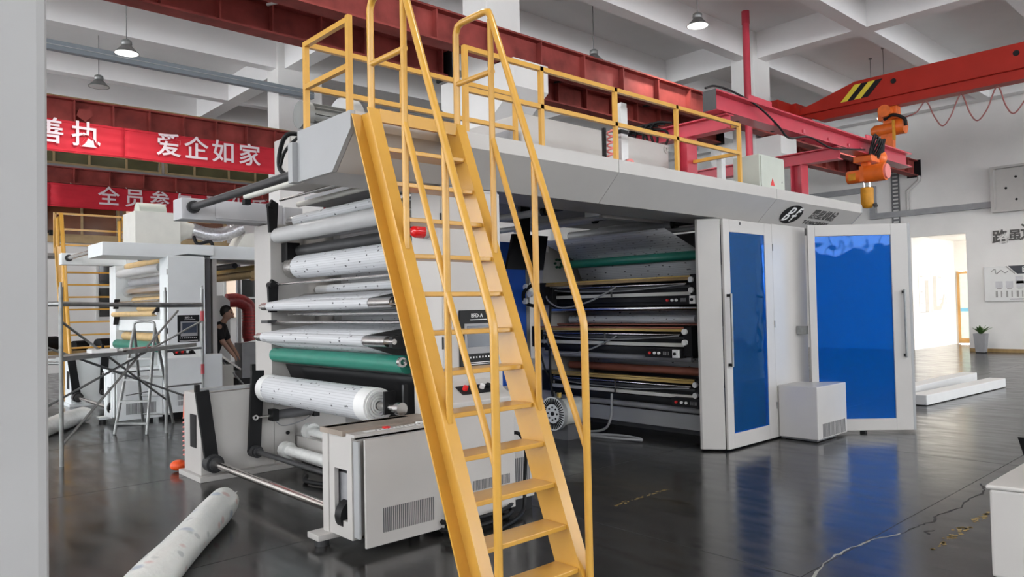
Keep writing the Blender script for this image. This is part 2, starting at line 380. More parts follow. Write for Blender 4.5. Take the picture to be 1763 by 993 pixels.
# ------------------------------------------------------------------ setting
floor = struct('floor', MB().box(-12.25, 36, -13.25, 25, -0.12, 0), FLOOR, 'dark grey polished concrete floor of the hall')
mb = MB()
for k in range(-2, 7): mb.box(4.13*k-.003, 4.13*k+.003, -12, 24, 0, 0.0006)
for k in range(-5, 9): mb.box(-11, 25, 2.1+2.75*k-.003, 2.1+2.75*k+.003, 0, 0.0006)
mb.build('joint_line', FLOORLINE, floor)
def ribbon(pts, w, z=0.0009):
    m = MB(); P = [Vector((p[0], p[1], z)) for p in pts]; vs = []
    for i, p in enumerate(P):
        t = (P[min(i+1, len(P)-1)]-P[max(i-1, 0)]).normalized(); n = Vector((-t.y, t.x, 0))*w*(0.35+1.3*random.random())/2
        vs += [p-n, p+n]
    return m.add(vs, [(2*i, 2*i+2, 2*i+3, 2*i+1) for i in range(len(P)-1)])
def jag(pts, n, a):
    out = []
    for i in range(len(pts)-1):
        for k in range(n):
            t = k/n; out.append((pts[i][0]*(1-t)+pts[i+1][0]*t+random.uniform(-a, a), pts[i][1]*(1-t)+pts[i+1][1]*t+random.uniform(-a, a)))
    return out+[pts[-1]]
ck = [(5.37,2.005),(5.63,1.985),(5.80,1.947),(6.03,1.983),(6.35,1.923),(6.62,1.961),(6.89,1.935),(7.06,1.951),(7.27,2.048)]
ribbon(jag(ck, 5, .012), .012).build('crack', FLOORLINE, floor)
ribbon(jag([(4.1,2.03),(4.21,2.063),(4.57,2.123),(4.80,2.117),(5.08,2.084),(5.37,2.005)], 6, .01), .012).build('crack', CHALK, floor)
ribbon(jag([(5.48,1.86),(5.52,1.9),(5.60,1.87)], 4, .008), .012).build('crack', FLOORLINE, floor)
m = MB()
for k in range(70):
    t = random.random(); x = 5.15+1.25*t+random.uniform(-.03, .03); y = 1.735+random.gauss(0, .018); a = random.uniform(.004, .02)
    m.add([(x-a*1.6, y, .0008), (x, y-a, .0008), (x+a*1.6, y+a*.2, .0008), (x+a*.2, y+a, .0008)], [(0,1,2,3)])
for k in range(50):
    t = random.random(); x = 4.55+.75*t; y = 3.87+random.gauss(0, .012); a = random.uniform(.003, .014)
    m.add([(x-a*1.6, y, .0008), (x, y-a, .0008), (x+a*1.6, y+a*.2, .0008), (x+a*.2, y+a, .0008)], [(0,1,2,3)])
o = m.build('worn_paint_line', STAIN, floor); o['kind'] = 'stuff'

ceiling = struct('ceiling', MB().box(-12.25, 25.2, -13.25, 24.6, 8.0, 8.15), CEIL, 'grey white concrete ceiling with crossing beams')
for x in (-0.26, 7.99, 16.25, 24.7): MB().box(x-.2, x+.2, -13, 24.3, 7.37, 8.0).build('ceiling_beam', CEIL, ceiling)
for y in (-12, -9.35, -6.7, -4.05, -1.4, 1.2, 3.85, 6.48, 9.15, 11.6, 14.05, 16.65, 20.0, 22.4):
    for x0, x1 in ((-12, -.46), (-.06, 7.79), (8.19, 16.05), (16.45, 24.5)):
        MB().box(x0, x1, y-.15, y+.15, 7.37, 8.0).build('ceiling_beam', CEIL, ceiling)

def pillar(x0, x1, y0, y1, label, corb=(), m=None):
    o = struct('pillar', MB().box(x0, x1, y0, y1, 0, 7.999), m or PLASTER, label, bevel=0.012)
    for s in corb:                                              # bracket under a crane rail beam
        y = y0 if s < 0 else y1
        p = [(y+.0*s, 5.43), (y+s*.62, 5.43), (y+s*.62, 5.0), (y, 4.55)]
        MB().prism(p, 'x', x0, x1).build('corbel', PLASTER, o)
    return o
pillar(-.55, .172, .95, 1.5, 'nearest rough plastered white pillar cut off by the left edge', m=PILG)
pillar(7.62, 8.36, 8.85, 9.45, 'white concrete pillar with corbels behind the yellow railing', (-1, 1))
pillar(15.88, 16.62, 8.85, 9.45, 'white concrete pillar beside the vertical red fire pipe', (-1, 1))
pillar(-.63, .1, 8.85, 9.45, 'white concrete pillar beyond the left edge', (-1,))
pillar(7.62, 8.75, 16.4, 17.0, 'white concrete pillar at the right end of the red banners', (-1,))
pillar(15.88, 16.62, 16.4, 17.0, 'far white concrete pillar hidden behind the coating machine', (-1,))

# right wall with the passage opening
wr = MB()
wr.box(25, 25.2, -13.25, 7.19, 0, 8); wr.box(25, 25.2, 8.72, 24.4, 0, 8); wr.box(25, 25.2, 7.19, 8.72, 3.54, 8)
wall_right = struct('wall_right', wr, PLASTER, 'white wall with the bright passage opening at the right')
wall_corr = struct('wall_passage', MB().box(25.2, 29.2, 8.72, 8.86, 0, 3.6), PLASTER, 'bright white passage wall carrying two posters')
struct('wall_passage_end', MB().box(29.0, 29.2, 2, 7.25, 0, 3.6).box(29.0, 29.2, 8.66, 8.72, 0, 3.6).box(29.0, 29.2, 7.25, 8.66, 2.55, 3.6), PLASTER, 'white end wall of the passage around the brown framed door')
struct('ceiling_passage', MB().box(25.2, 29.2, 2, 8.86, 3.6, 3.7), CEIL, 'white ceiling of the passage')
struct('baseboard_right', MB().box(24.985, 25, -13, 7.19, 0, .1), WOODB, 'thin brown skirting along the right wall')
# glazed brown door in the passage
d = thing('door_1', 'brown framed glazed door at the end of the passage', None, (29.0, 7.9, 0)); d['kind'] = 'structure'
MB().box(28.96, 29.02, 7.27, 7.35, .03, 2.53).box(28.96, 29.02, 8.58, 8.66, .03, 2.53).box(28.96, 29.02, 7.35, 8.58, 2.45, 2.53).box(28.96, 29.02, 7.35, 8.58, .03, .2).box(28.96, 29.02, 8.02, 8.12, .2, 2.45).build('door_frame', DOORF, d)
MB().box(28.985, 28.995, 7.35, 8.02, .2, 2.45).build('pane', FROST, d); MB().box(28.985, 28.995, 8.12, 8.58, .2, 2.45).build('pane', FROST, d)
MB().box(28.975, 28.984, 7.35, 8.58, 1.13, 1.25).build('blue_strip', LBLUE, d)
# passage posters
t = thing('wall_poster', 'left grey printed poster on the bright passage wall', 'poster', (25.9, 8.71, 1.2), 'passage posters')
MB().box(25.5, 26.35, 8.705, 8.718, 1.15, 2.45).build('sheet', PAPERW, t)
MB().box(26.02, 26.33, 8.70, 8.704, 1.17, 2.2).build('grey_column', PGREY, t); MB().box(25.55, 26.33, 8.70, 8.704, 1.15, 1.18).build('grey_line', PGREY, t)
for z in (1.8, 2.3, 1.45): MB().box(25.62, 25.8, 8.70, 8.704, z, z+.035).build('caption_bar', PGREY, t)
t = thing('wall_poster', 'right poster with rising curve on the bright passage wall', 'poster', (27.2, 8.71, 1.2), 'passage posters')
MB().box(26.6, 28.2, 8.705, 8.718, 1.15, 2.5).build('sheet', PAPERW, t)
MB().prism([(26.72,1.2),(27.1,1.2),(27.45,1.22),(27.7,1.45),(27.8,1.75),(27.72,1.75),(27.55,1.5),(27.3,1.36),(27.05,1.34),(27.05,2.35),(26.76,2.35)], 'y', 8.70, 8.704).build('grey_column', PGREY, t)
MB().bar((27.78,8.702,1.75),(28.02,8.702,1.4),.03,.004,(0,1,0)).build('grey_line', PGREY, t)
for z in (1.55, 1.9, 2.3): MB().box(27.3, 27.55, 8.70, 8.704, z, z+.03).build('caption_bar', PGREY, t)

# unseen walls behind the viewer
def window_wall(name, label, along, at, a0, a1, bands, cut, light_gates=()):
    m = MB(); t_ = .25
    def bx(u0, u1, z0, z1):
        if along == 'x': m.box(u0, u1, at-t_, at, z0, z1)
        else: m.box(at-t_, at, u0, u1, z0, z1)
    z = 0
    for b0, b1 in bands:
        us = [a0]+[q for g in light_gates for q in g]+[a1]
        if z == 0:
            for k in range(0, len(us), 2): bx(us[k], us[k+1], z, b0)
        else: bx(a0, a1, z, b0)
        z = b1
    bx(a0, a1, z, 8.0)
    for b0, b1 in bands:
        for c in cut: bx(c-.35, c+.35, b0, b1)
        bx(a0, a0+.3, b0, b1); bx(a1-.3, a1, b0, b1)
    o = struct(name, m, PLASTER, label)
    f = MB()
    u = a0+.3
    while u < a1-.3:
        for b0, b1 in bands:
            if along == 'x': f.box(u-.04, u+.04, at-.16, at-.08, b0, b1)
            else: f.box(at-.16, at-.08, u-.04, u+.04, b0, b1)
        u += 1.35
    f.build('mullions', WINF, o)
    return o
window_wall('wall_near', 'white wall with assumed tall window bands behind the viewer', 'x', -13.0, -12.0, 25.0, [(3.4, 7.35)], (-8.5, -.26, 8, 16.25), [(17.5, 23.0)])  # unseen gate opening added to light the right wall and ceiling
window_wall('wall_left', 'white wall with added window bands at the left behind the viewer', 'y', -12.0, -13.0, 24.3, [(3.4, 7.35)], (-6.7, 1.2, 9.15, 16.65), [(10.0, 15.8), (17.5, 23)])  # two unseen gate openings, added to brighten the far bays

# far back wall with windows
wb = MB().box(-12.25, 25.2, 24.3, 24.5, 0, 8)
wall_back = struct('wall_back', wb, PLASTER, 'far back wall with window bands behind the second machine')
struct('trim_1', MB().box(-2, 14, 24.1, 24.3, 5.78, 5.95), MGREY, 'grey concrete ledge under the upper windows on the back wall')
struct('trim_2', MB().box(-2, 14, 24.14, 24.3, 3.72, 3.9), WINB, 'ochre sill below the middle row of back windows')
def window(n, x0, x1, z0, z1, bars, glass, frame, label, hbar=None, y=24.3, mats=None):
    o = thing('window_%d' % n, label, None, (x0, y, z0)); o['kind'] = 'structure'
    del o['label']; o['label'] = label
    m = MB().frame(x0, x1, z0, z1, .07, y-.08, y-.001)
    for b in bars: m.box(b-.03, b+.03, y-.08, y-.001, z0+.07, z1-.07)
    if hbar: m.box(x0+.07, x1-.07, y-.08, y-.001, hbar-.03, hbar+.03)
    m.build('window_frame', frame, o)
    xs = [x0+.07]+list(bars)+[x1-.07]
    for i in range(len(xs)-1):
        g = glass if not mats else mats[i % len(mats)]
        if hbar:
            MB().box(xs[i]+.03, xs[i+1]-.03, y-.04, y-.03, z0+.07, hbar-.03).build('pane', g, o)
            MB().box(xs[i]+.03, xs[i+1]-.03, y-.04, y-.03, hbar+.03, z1-.07).build('pane', g, o)
        else: MB().box(xs[i]+.03, xs[i+1]-.03, y-.04, y-.03, z0+.07, z1-.07).build('pane', g, o)
    return o
window(1, 3.6, 7.4, 5.96, 7.0, (4.5, 5.4, 6.4), WGLO, WINB, 'olive glazed upper window above the left banner', 6.35)
window(2, 7.5, 11.4, 5.96, 7.0, (8.4, 9.5, 10.4), WGLO, WINB, 'olive glazed upper window above the right banner', 6.35)
window(3, 3.4, 6.2, 3.9, 4.95, (4.3, 5.2), WGLR, WINB, 'brown glazed middle window left of the far pale pane')
window(4, 6.3, 9.4, 3.9, 4.95, (6.85, 7.9), WGLR, WINB, 'brown glazed middle window with one pale pane', mats=[WGLL, WGLR, WGLR])
window(5, 5.55, 8.6, 1.5, 3.15, (6.45, 7.4, 7.9), WGLS, WINF, 'white framed dark window behind the far yellow ladder', 2.45)
window(6, 9.3, 11.4, 1.4, 2.78, (9.86, 10.4), WGLS, WINF, 'white framed window with a lit pane beside the red duct', 2.1, mats=[WGLL, WGLS, WGLS])

# ------------------------------------------------------------------ crane rail beams
def runway(y, z0, z1, x0, x1, label, side, sp=1.05, first=None, mat_=None, black=(), rail=True, w=.26, struts=(), mm=None):
    mm = mm or BLACK
    t = thing('crane_rail_beam', label, 'rail beam', (x0, y, z0), 'red oxide crane rail beams along the hall')
    zc, h = (z0+z1)/2, z1-z0
    MB().prism(ibeam(y, zc, w, h, .028, .02), 'x', x0, x1).build('girder', OXIDE, t)
    if rail: MB().box(x0, x1, y-.03, y+.03, z1, z1+.05).build('rail', WOODB, t)
    x = (first if first is not None else x0+.5)
    while x < x1-.05:
        for s in (-1, 1):
            if s in side: MB().box(x-.012, x+.012, min(y+s*.012, y+s*(w/2-.012)), max(y+s*.012, y+s*(w/2-.012)), z0+.028, z1-.028).build('stiffener', OXIDE, t)
        x += sp
    for b in struts: MB().bar((b, y-.1, z1-.06), (b+.35, y-1.0, z1-.1), .03, .03).build('tie_strut', mm, t)
    for b in black: MB().box(b-.02, b+.02, y-.2, y+.2, z0-.04, z1+.02).build('end_plate', BLACK, t)
    return t
runway(8.55, 5.45, 5.93, -11.9, 24.98, 'nearest red oxide rail beam carrying the overhead crane', (-1,), first=-4.17, black=(24.95,))
runway(9.78, 5.45, 5.9, -11.9, 7.5, 'red oxide rail beam ending left of the middle pillar', (-1,), sp=.73, first=-3.6, black=(7.47,), struts=(4.35,), mm=PAPERW)
runway(9.78, 5.45, 5.9, 8.5, 15.75, 'red oxide rail beam between the middle pillar and fire pipe', (-1,), sp=.8, first=9.3, black=(15.7,), struts=(10.0, 12.7))
runway(9.78, 5.45, 5.9, 16.8, 24.98, 'red oxide rail beam right of the fire pipe pillar', (-1,), sp=.8)
runway(16.0, 5.22, 5.74, -11.9, 15.5, 'red oxide rail beam directly above the nearer red banner', (-1,), sp=.67, first=-.05)
runway(23.3, 5.28, 5.72, -11.9, 15.5, 'farthest red oxide rail beam above the second red banner', (-1,), sp=.9, first=.3, rail=False)
# emblem plate on the beam above the banner
tag(MB().prism([(3.32,5.42),(3.46,5.32),(3.60,5.45),(3.56,5.55),(3.36,5.55)], 'y', 15.84, 15.868).build('gusset_plate', OXIDE), 'diamond shaped red oxide gusset plate left of the banners', 'plate')
MB_tr = MB().box(-6, 8.4, 16.12, 16.26, 6.69, 6.88)
o = tag(MB_tr.build('cable_trunking', GREYT, bevel=.01), 'long blue grey cable trunking below the ceiling at the left', 'trunking')
MB().box(-6, 8.4, 16.10, 16.119, 6.78, 6.79).build('lid_edge', ALU, o)

# ------------------------------------------------------------------ banners
def banner(x0, x1, y, z0, z1, label, words, seams, tie):
    t = thing('banner', label, 'banner', ((x0+x1)/2, y, z0), 'red cloth banners on the rail beams')
    for a, b in zip([x0]+seams, seams+[x1]):
        def fn(u, v, a=a, b=b):
            pin = min(1, 6*u, 6*(1-u)); sag = .03*math.sin(math.pi*u)
            z = z0+(z1-z0)*v-sag*(1-v)*.6-sag*v*.2
            return (a+(b-a)*u, y-.008*math.sin(v*21+u*4)*(1-.4*pin)-.02*math.sin(u*3.14), z)
        MB().grid(fn, 30, 24).build('cloth_panel', REDB, t, solid=.004)
        for v in (0.06, .94):
            MB().pipe([fn(u/14, v) for u in range(15)], .012, 6).build('hem_cord', REDB, t)
    for k in range(int((x1-x0)/1.4)+1):                          # ties up to the beam
        xx = x0+.1+k*1.4
        if xx < x1: MB().tube((xx, y-.005, z1-.03), (xx, tie[0], tie[1]), .008, 6).build('tie_cord', PAPERW, t)
    for s, cx, cz, size in words:
        text('lettering', s, size, (cx, y-.062, cz), (1,0,0), (0,0,1), PINKW, t, ext=.004, off=.013*size)
    return t
banner(1.6, 7.3, 15.72, 4.68, 5.27, 'nearer red banner with pale lettering across the left bays',
       [('善', 2.83, 5.0, .5), ('执', 3.44, 5.0, .5), ('爱', 4.93, 5.0, .5), ('企', 5.47, 5.0, .5), ('如', 6.03, 5.0, .5), ('家', 6.6, 5.0, .5)], [4.12], (15.875, 5.235))
banner(3.2, 12.4, 23.1, 4.6, 5.24, 'farther red banner with pale lettering behind the second machine',
       [('全', 5.62, 4.94, .56), ('员', 6.3, 4.94, .56), ('参', 6.98, 4.94, .56), ('与', 7.66, 4.94, .56), ('强', 8.6, 4.94, .56), ('化', 9.3, 4.94, .56), ('质', 10.0, 4.94, .56), ('量', 10.7, 4.94, .56)], [4.2], (23.18, 5.295))

# ------------------------------------------------------------------ pendant lamps
def pendant(x, y, z, label, on=True):
    t = thing('pendant_lamp', label, 'lamp', (x, y, z), 'bell shaped pendant lamps under the ceiling')
    MB().lathe([(.0,.25),(.05,.245),(.085,.22),(.09,.16),(.078,.15),(.085,.14),(.10,.115),(.15,.06),(.19,.02),(.2,.005),(.2,0),(.19,0),(.15,.045),(.09,.10)], (x, y, z), n=24).build('shade', GALV, t)
    MB().tube((x, y, z+.24), (x, y, 7.97), .009, 8).build('rod', GALV, t)
    MB().tube((x, y, 7.97), (x, y, 7.999), .04, 12).build('ceiling_rose', GALV, t)
    MB().lathe([(.0,-.008),(.1,-.006),(.187,.003)], (x, y, z), n=24).build('lens', DISC if on else OFFL, t)
    if on:
        l = bpy.data.lights.new('lamp_light', 'SPOT'); l.energy = 520; l.spot_size = math.radians(150); l.spot_blend = 0.6; l.shadow_soft_size = .18; l.color = (1, .96, .9)
        lo = bpy.data.objects.new('lamp_light', l); COL.objects.link(lo); lo.parent = t; lo.location = (0, 0, -.03)
    return t
pendant(11.78, 7.67, 6.75, 'lit pendant lamp high above the yellow railing')
pendant(11.75, 10.2, 6.75, 'pendant lamp half hidden behind the nearest rail beam', False)
pendant(3.72, 14.03, 6.2, 'lit pendant lamp in front of the grey trunking')
pendant(3.95, 16.9, 6.33, 'unlit grey pendant lamp below the grey trunking', False)
pendant(20.2, 7.9, 6.6, 'pendant lamp whose rod shows above the crane end carriage')  # this lamp and the next switched on to brighten the right wall
pendant(19.6, 7.35, 6.2, 'pendant lamp whose rod shows above the crane girder')
for i, (x, y) in enumerate(((3.7, 6.2), (3.7, 1.8), (11.8, 2.6), (-4, 4.0), (-4, 8.5), (12, 13.5), (20, 3.0))):  # unseen pendants added to light the hall
    pendant(x, y, 6.75, ['added lit pendant lamp above the yellow ladder outside the view', 'added lit pendant lamp straight above the viewer', 'added lit pendant lamp above the white slabs outside the view', 'added lit pendant lamp behind the near pillar', 'added lit pendant lamp far behind the near pillar', 'added lit pendant lamp over the bay behind the coating machine', 'added lit pendant lamp before the wall sign outside the view'][i])
o = tag(MB().lathe([(0,-.05),(.14,-.05),(.19,-.02),(.2,0)], (5.33, 16.75, 7.999), n=24).build('smoke_detector', CEIL), 'round white smoke detector on the ceiling at the left', 'detector')

# ------------------------------------------------------------------ overhead bridge crane
t = thing('bridge_crane', 'orange red overhead bridge crane girder with black and yellow stripes', 'crane', (16.9, 3, 5.8))
MB().prism([(-9,6.48),(6.9,6.48),(7.85,6.2),(8.2,6.12),(8.2,5.98),(-9,5.98)], 'x', 16.74, 17.1).build('girder', CRANE, t, bevel=.01)
MB().prism([(-9,5.979),(8.2,5.979),(7.75,5.80),(-9,5.80)], 'x', 16.82, 17.02).build('lower_web', CRANE, t)
MB().box(16.76, 17.08, -9, 7.75, 5.775, 5.80).build('track_flange', CRANE, t)
MB().box(16.05, 17.75, 8.36, 8.72, 6.02, 6.28).build('end_carriage', CRANE, t, bevel=.01)
MB().box(16.6, 17.2, 8.2, 8.36, 5.95, 6.25).build('joint_plate', CRANE, t)
for x in (16.3, 17.5):
    MB().tube((x, 8.5, 6.042), (x, 8.6, 6.042), .06, 14).build('wheel', DARK, t)
def stripe(ya, m):
    MB().prism([(ya,6.40),(ya-.15,6.40),(ya+.17,6.07),(ya+.32,6.07)], 'x', 16.728, 16.739).build('warning_stripe', m, t)
for i in range(4): stripe(6.90-.15*i, (STY, BLACK)[i % 2])
for y in (6.08, 3.84): MB().tube((16.725, y, 6.29), (16.739, y, 6.29), .055, 16).build('round_cover', BLACK, t)
# hoist that hangs on the crane
t = thing('electric_hoist', 'orange electric rope hoist hanging on the overhead bridge crane', 'hoist', (16.9, 6.25, 4.87))
MB().box(16.78, 17.02, 6.05, 6.45, 5.50, 5.775).build('trolley', ORANGE, t, bevel=.02)
MB().tube((16.6, 6.25, 5.66), (16.78, 6.25, 5.66), .13, 18).build('drive_motor', ORANGE, t)
MB().box(16.84, 16.96, 6.18, 6.36, 5.38, 5.52).build('yoke', ORANGE, t)
MB().tube((16.9, 6.56, 5.31), (16.9, 6.15, 5.31), .13, 20).build('drum', ORANGE, t)
MB().tube((16.9, 6.15, 5.33), (16.9, 5.93, 5.33), .175, 20).build('end_cover', ORANGE, t, bevel=.02)
MB().tube((16.9, 6.56, 5.31), (16.9, 6.62, 5.31), .09, 16).build('motor_cap', ORANGE, t)
MB().box(16.83, 16.97, 6.16, 6.42, 4.86, 5.2).build('hook_block', ORANGE, t, bevel=.01)
MB().bar((16.72, 6.1, 5.45), (16.72, 6.1, 5.02), .05, .05).build('guide_bar', AMBER, t)
MB().pipe([(16.75,6.3,5.5),(16.7,6.1,5.56),(16.75,5.9,5.45),(16.8,5.88,5.3)], .035, 8, 5).build('cable_bundle', BLACK, t)
tag(MB().pipe([(16.9,5.93,5.5),(16.9,5.7,5.56),(16.9,5.51,5.75),(16.9,5.36,5.4),(16.9,5.211,5.174),(16.9,5.05,5.35),(16.9,4.851,5.753),(16.9,4.71,5.35),(16.9,4.575,5.155),(16.9,4.4,5.35),(16.9,4.212,5.762),(16.9,4.08,5.35),(16.9,3.949,5.17),(16.9,3.76,5.4),(16.9,3.56,5.76),(16.9,3.4,5.4),(16.9,3.3,5.17),(16.9,3.1,5.4),(16.9,2.9,5.76)], .014, 8, 6).build('festoon_cable', mat('red_cable', (.30,.10,.09), .5, var=.05)), 'red festoon cable looping under the overhead crane girder', 'cable')

# fire pipe
t = thing('fire_pipe', 'vertical crimson fire pipe in front of the white pillar', 'pipe', (14.50, 8.24, 0))
MB().tube((14.50, 8.24, 0), (14.50, 8.24, 7.75), .075, 16).build('pipe_run', CRIM, t)
MB().tube((14.50, 8.24, 7.62), (14.50, 8.24, 7.9), .085, 16).build('top_flange', CRIM, t)
MB().box(14.32, 14.42, 8.21, 8.27, 5.6, 5.63).build('clip', BLACK, t)

# ------------------------------------------------------------------ things on the right wall
t = thing('cable_tray', 'grey cable tray running along the right wall', 'tray', (24.9, 7, 4.25))
MB().box(24.86, 24.99, 6.46, 9.72, 4.22, 4.40).build('horizontal_run', MGREY, t)
MB().box(24.86, 24.99, 9.72, 9.9, 4.22, 5.3).build('riser', MGREY, t)
MB().box(24.86, 24.99, 9.9, 16, 5.12, 5.3).build('upper_run', MGREY, t)
t = thing('perforated_tray', 'perforated vertical cable tray below the crane rail end', 'tray', (24.9, 9.12, 4.1))
m = MB().box(24.93, 24.96, 9.0, 9.035, .5, 6.0).box(24.93, 24.96, 9.205, 9.24, .5, 6.0)
k = .5
while k < 6.0: m.box(24.93, 24.96, 9.035, 9.205, k, k+.06); k += .12
m.build('tray_ladder', DGREY, t)
t = thing('wall_pipe', 'white pipe with elbow on the right wall below the crane', 'pipe', (24.9, 8.6, 4.3))
MB().pipe([(24.9,8.4,5.44),(24.9,8.4,5.3),(24.9,8.75,5.0),(24.9,8.75,4.41)], .05, 10, 0).build('pipe_run', WHITE, t)
t = thing('wall_box', 'white shallow tray box mounted high on the right wall', 'wall box', (24.8, 5.5, 4.05))
MB().box(24.75, 24.98, 6.36, 6.44, 4.06, 5.38).box(24.75, 24.98, 4.4, 6.36, 4.06, 4.12).box(24.75, 24.98, 4.4, 6.36, 5.32, 5.38).box(24.75, 24.98, 4.4, 4.46, 4.12, 5.32).box(24.95, 24.98, 4.46, 6.36, 4.12, 5.32).build('shell', WHITE, t)
for y, z in ((6.1, 4.75), (5.85, 5.05), (5.85, 4.4), (5.6, 4.78)): MB().tube((24.94, y, z), (24.949, y, z), .035, 10).build('bolt_hole', BLACK, t)
t = thing('wall_lettering', 'dark Chinese slogan lettering on the right wall', 'lettering', (24.98, 6.0, 3.3))
for s, y, z, sz in (('路', 6.3, 3.33, .42), ('虽', 5.93, 3.36, .34), ('远', 5.55, 3.43, .5), ('行', 5.1, 3.4, .4)):
    text('letter', s, sz, (24.985, y, z), (0,-1,0), (0,0,1), GTXT, t, ext=.01, off=.008)
t = thing('notice_board', 'white rounded notice board with charcoal header on the right wall', 'notice board', (24.97, 5.9, 1.5))
MB().box(24.95, 24.98, 4.2, 6.74, 1.48, 2.5).build('board', PAPERW, t, bevel=.02)
MB().prism([(6.12,2.5),(4.2,2.5),(4.2,2.26),(5.9,2.26)], 'x', 24.94, 24.949).build('header_strip', CHARC, t)
MB().bar((24.943,6.17,2.49),(24.943,5.96,2.27),.03,.01,(1,0,0)).build('header_edge', PGREY, t)
text('header_lettering', '自强工', .2, (24.935, 5.5, 2.375), (0,-1,0), (0,0,1), WTXT, t, off=.004)
MB().pipe([(24.945,6.55,2.35),(24.945,6.45,2.42),(24.945,6.42,2.28),(24.945,6.3,2.38),(24.945,6.2,2.3),(24.945,6.12,2.36)], .012, 6, 4).build('script_mark', PGREY, t)
MB().box(24.94, 24.949, 5.75, 5.95, 1.98, 2.2).build('photo_card', mat('card_grey', (.6,.6,.62), .6, var=.05), t)
for k in range(9):
    y = 6.45-.26*k
    MB().box(24.94, 24.949, y-.18, y, 1.86, 2.06).build('photo_card', MATS['card_grey'], t)
    MB().box(24.94, 24.949, y-.15, y-.03, 1.84, 1.86).build('caption_bar', PGREY, t)
    MB().box(24.94, 24.949, y-.05, y, 1.6, 1.78).build('text_column', PGREY, t); MB().box(24.94, 24.949, y-.16, y-.13, 1.6, 1.78).build('text_column', PGREY, t)
MB().box(24.94, 24.949, 4.2, 6.1, 1.53, 1.55).build('footer_line', CHARC, t)
# plant
t = thing('potted_plant', 'leafy green plant in a tall grey planter by the passage', 'plant', (24.5, 6.75, 0))
p = t
pl = MB()
def sq(z, h): return [(24.5-h, 6.75-h, z), (24.5+h, 6.75-h, z), (24.5+h, 6.75+h, z), (24.5-h, 6.75+h, z)]
pl.add(sq(.02, .12)+sq(.56, .16), [(0,3,2,1),(0,1,5,4),(1,2,6,5),(2,3,7,6),(3,0,4,7)]).box(24.36,24.64,6.61,6.89,.50,.53)
pl.build('planter', POT, t, bevel=.01); MB().box(24.39, 24.61, 6.64, 6.86, 0, .02).build('plinth', BLACK, t)
for k in range(11):
    a = k*2.4; L = random.uniform(.28, .45); e = random.uniform(.12, .3)
    def lf(u, v, a=a, L=L, e=e):
        r = e*u; z = .53+L*u-.12*u*u; w = .045*math.sin(math.pi*min(1, u*.9+.1))*(v-.5)*2
        return (24.5+math.cos(a)*r-math.sin(a)*w, 6.75+math.sin(a)*r+math.cos(a)*w, z-abs(v-.5)*.02)
    MB().grid(lf, 6, 2).build('leaf', LEAF, t, solid=.003)
# slabs on the floor by the passage
for i, (a, b) in enumerate((((12.0, 4.17), (15.3, 3.98)), ((13.1, 4.72), (16.2, 4.68)))):
    m = MB().bar((a[0], a[1], .085), (b[0], b[1], .085), .26, .15)
    tag(m.build('foam_slab', PAPERW, bevel=.01), ['nearer long white foam slab on floor behind the open blue door', 'farther long white foam slab on floor behind the open blue door'][i], 'slab', 'white slabs on the floor')
    OFFZ = 0
# white cabinet at the lower right corner
t = thing('side_cabinet', 'white enamelled cabinet cut off by the lower right corner', 'cabinet', (5.1, 1.2, 0))
MB().prism([(4.885,1.335),(5.7,1.335),(5.7,.5),(5.05,.5)], 'z', 0.0, .5).build('body', WHITE, t, bevel=.015)
MB().prism([(4.875,1.35),(5.72,1.35),(5.72,.48),(5.04,.48)], 'z', .5, .525).build('top_panel', WHITE, t, bevel=.01)
t = thing('laptop', 'dark screen standing on the white corner cabinet', 'screen', (5.3, 1.2, .525))
MB().add([(5.33,1.24,.55),(5.33,.75,.55),(5.28,.75,.75),(5.28,1.28,.75),(5.345,1.24,.55),(5.345,.75,.55),(5.295,.75,.75),(5.295,1.28,.75)], [(0,3,2,1),(4,5,6,7),(0,1,5,4),(1,2,6,5),(2,3,7,6),(3,0,4,7)]).build('screen_panel', SCREEN, t)
MB().box(5.28, 5.36, .8, 1.2, .525, .56).build('stand', MGREY, t)

tag(MB().tube((4.45, 24.1, 3.98), (4.6, 23.95, 3.95), .06, 12).box(4.36, 4.46, 24.08, 24.299, 3.9, 4.05).build('security_camera', BLACK), 'small black camera on the back wall at the far left', 'camera')
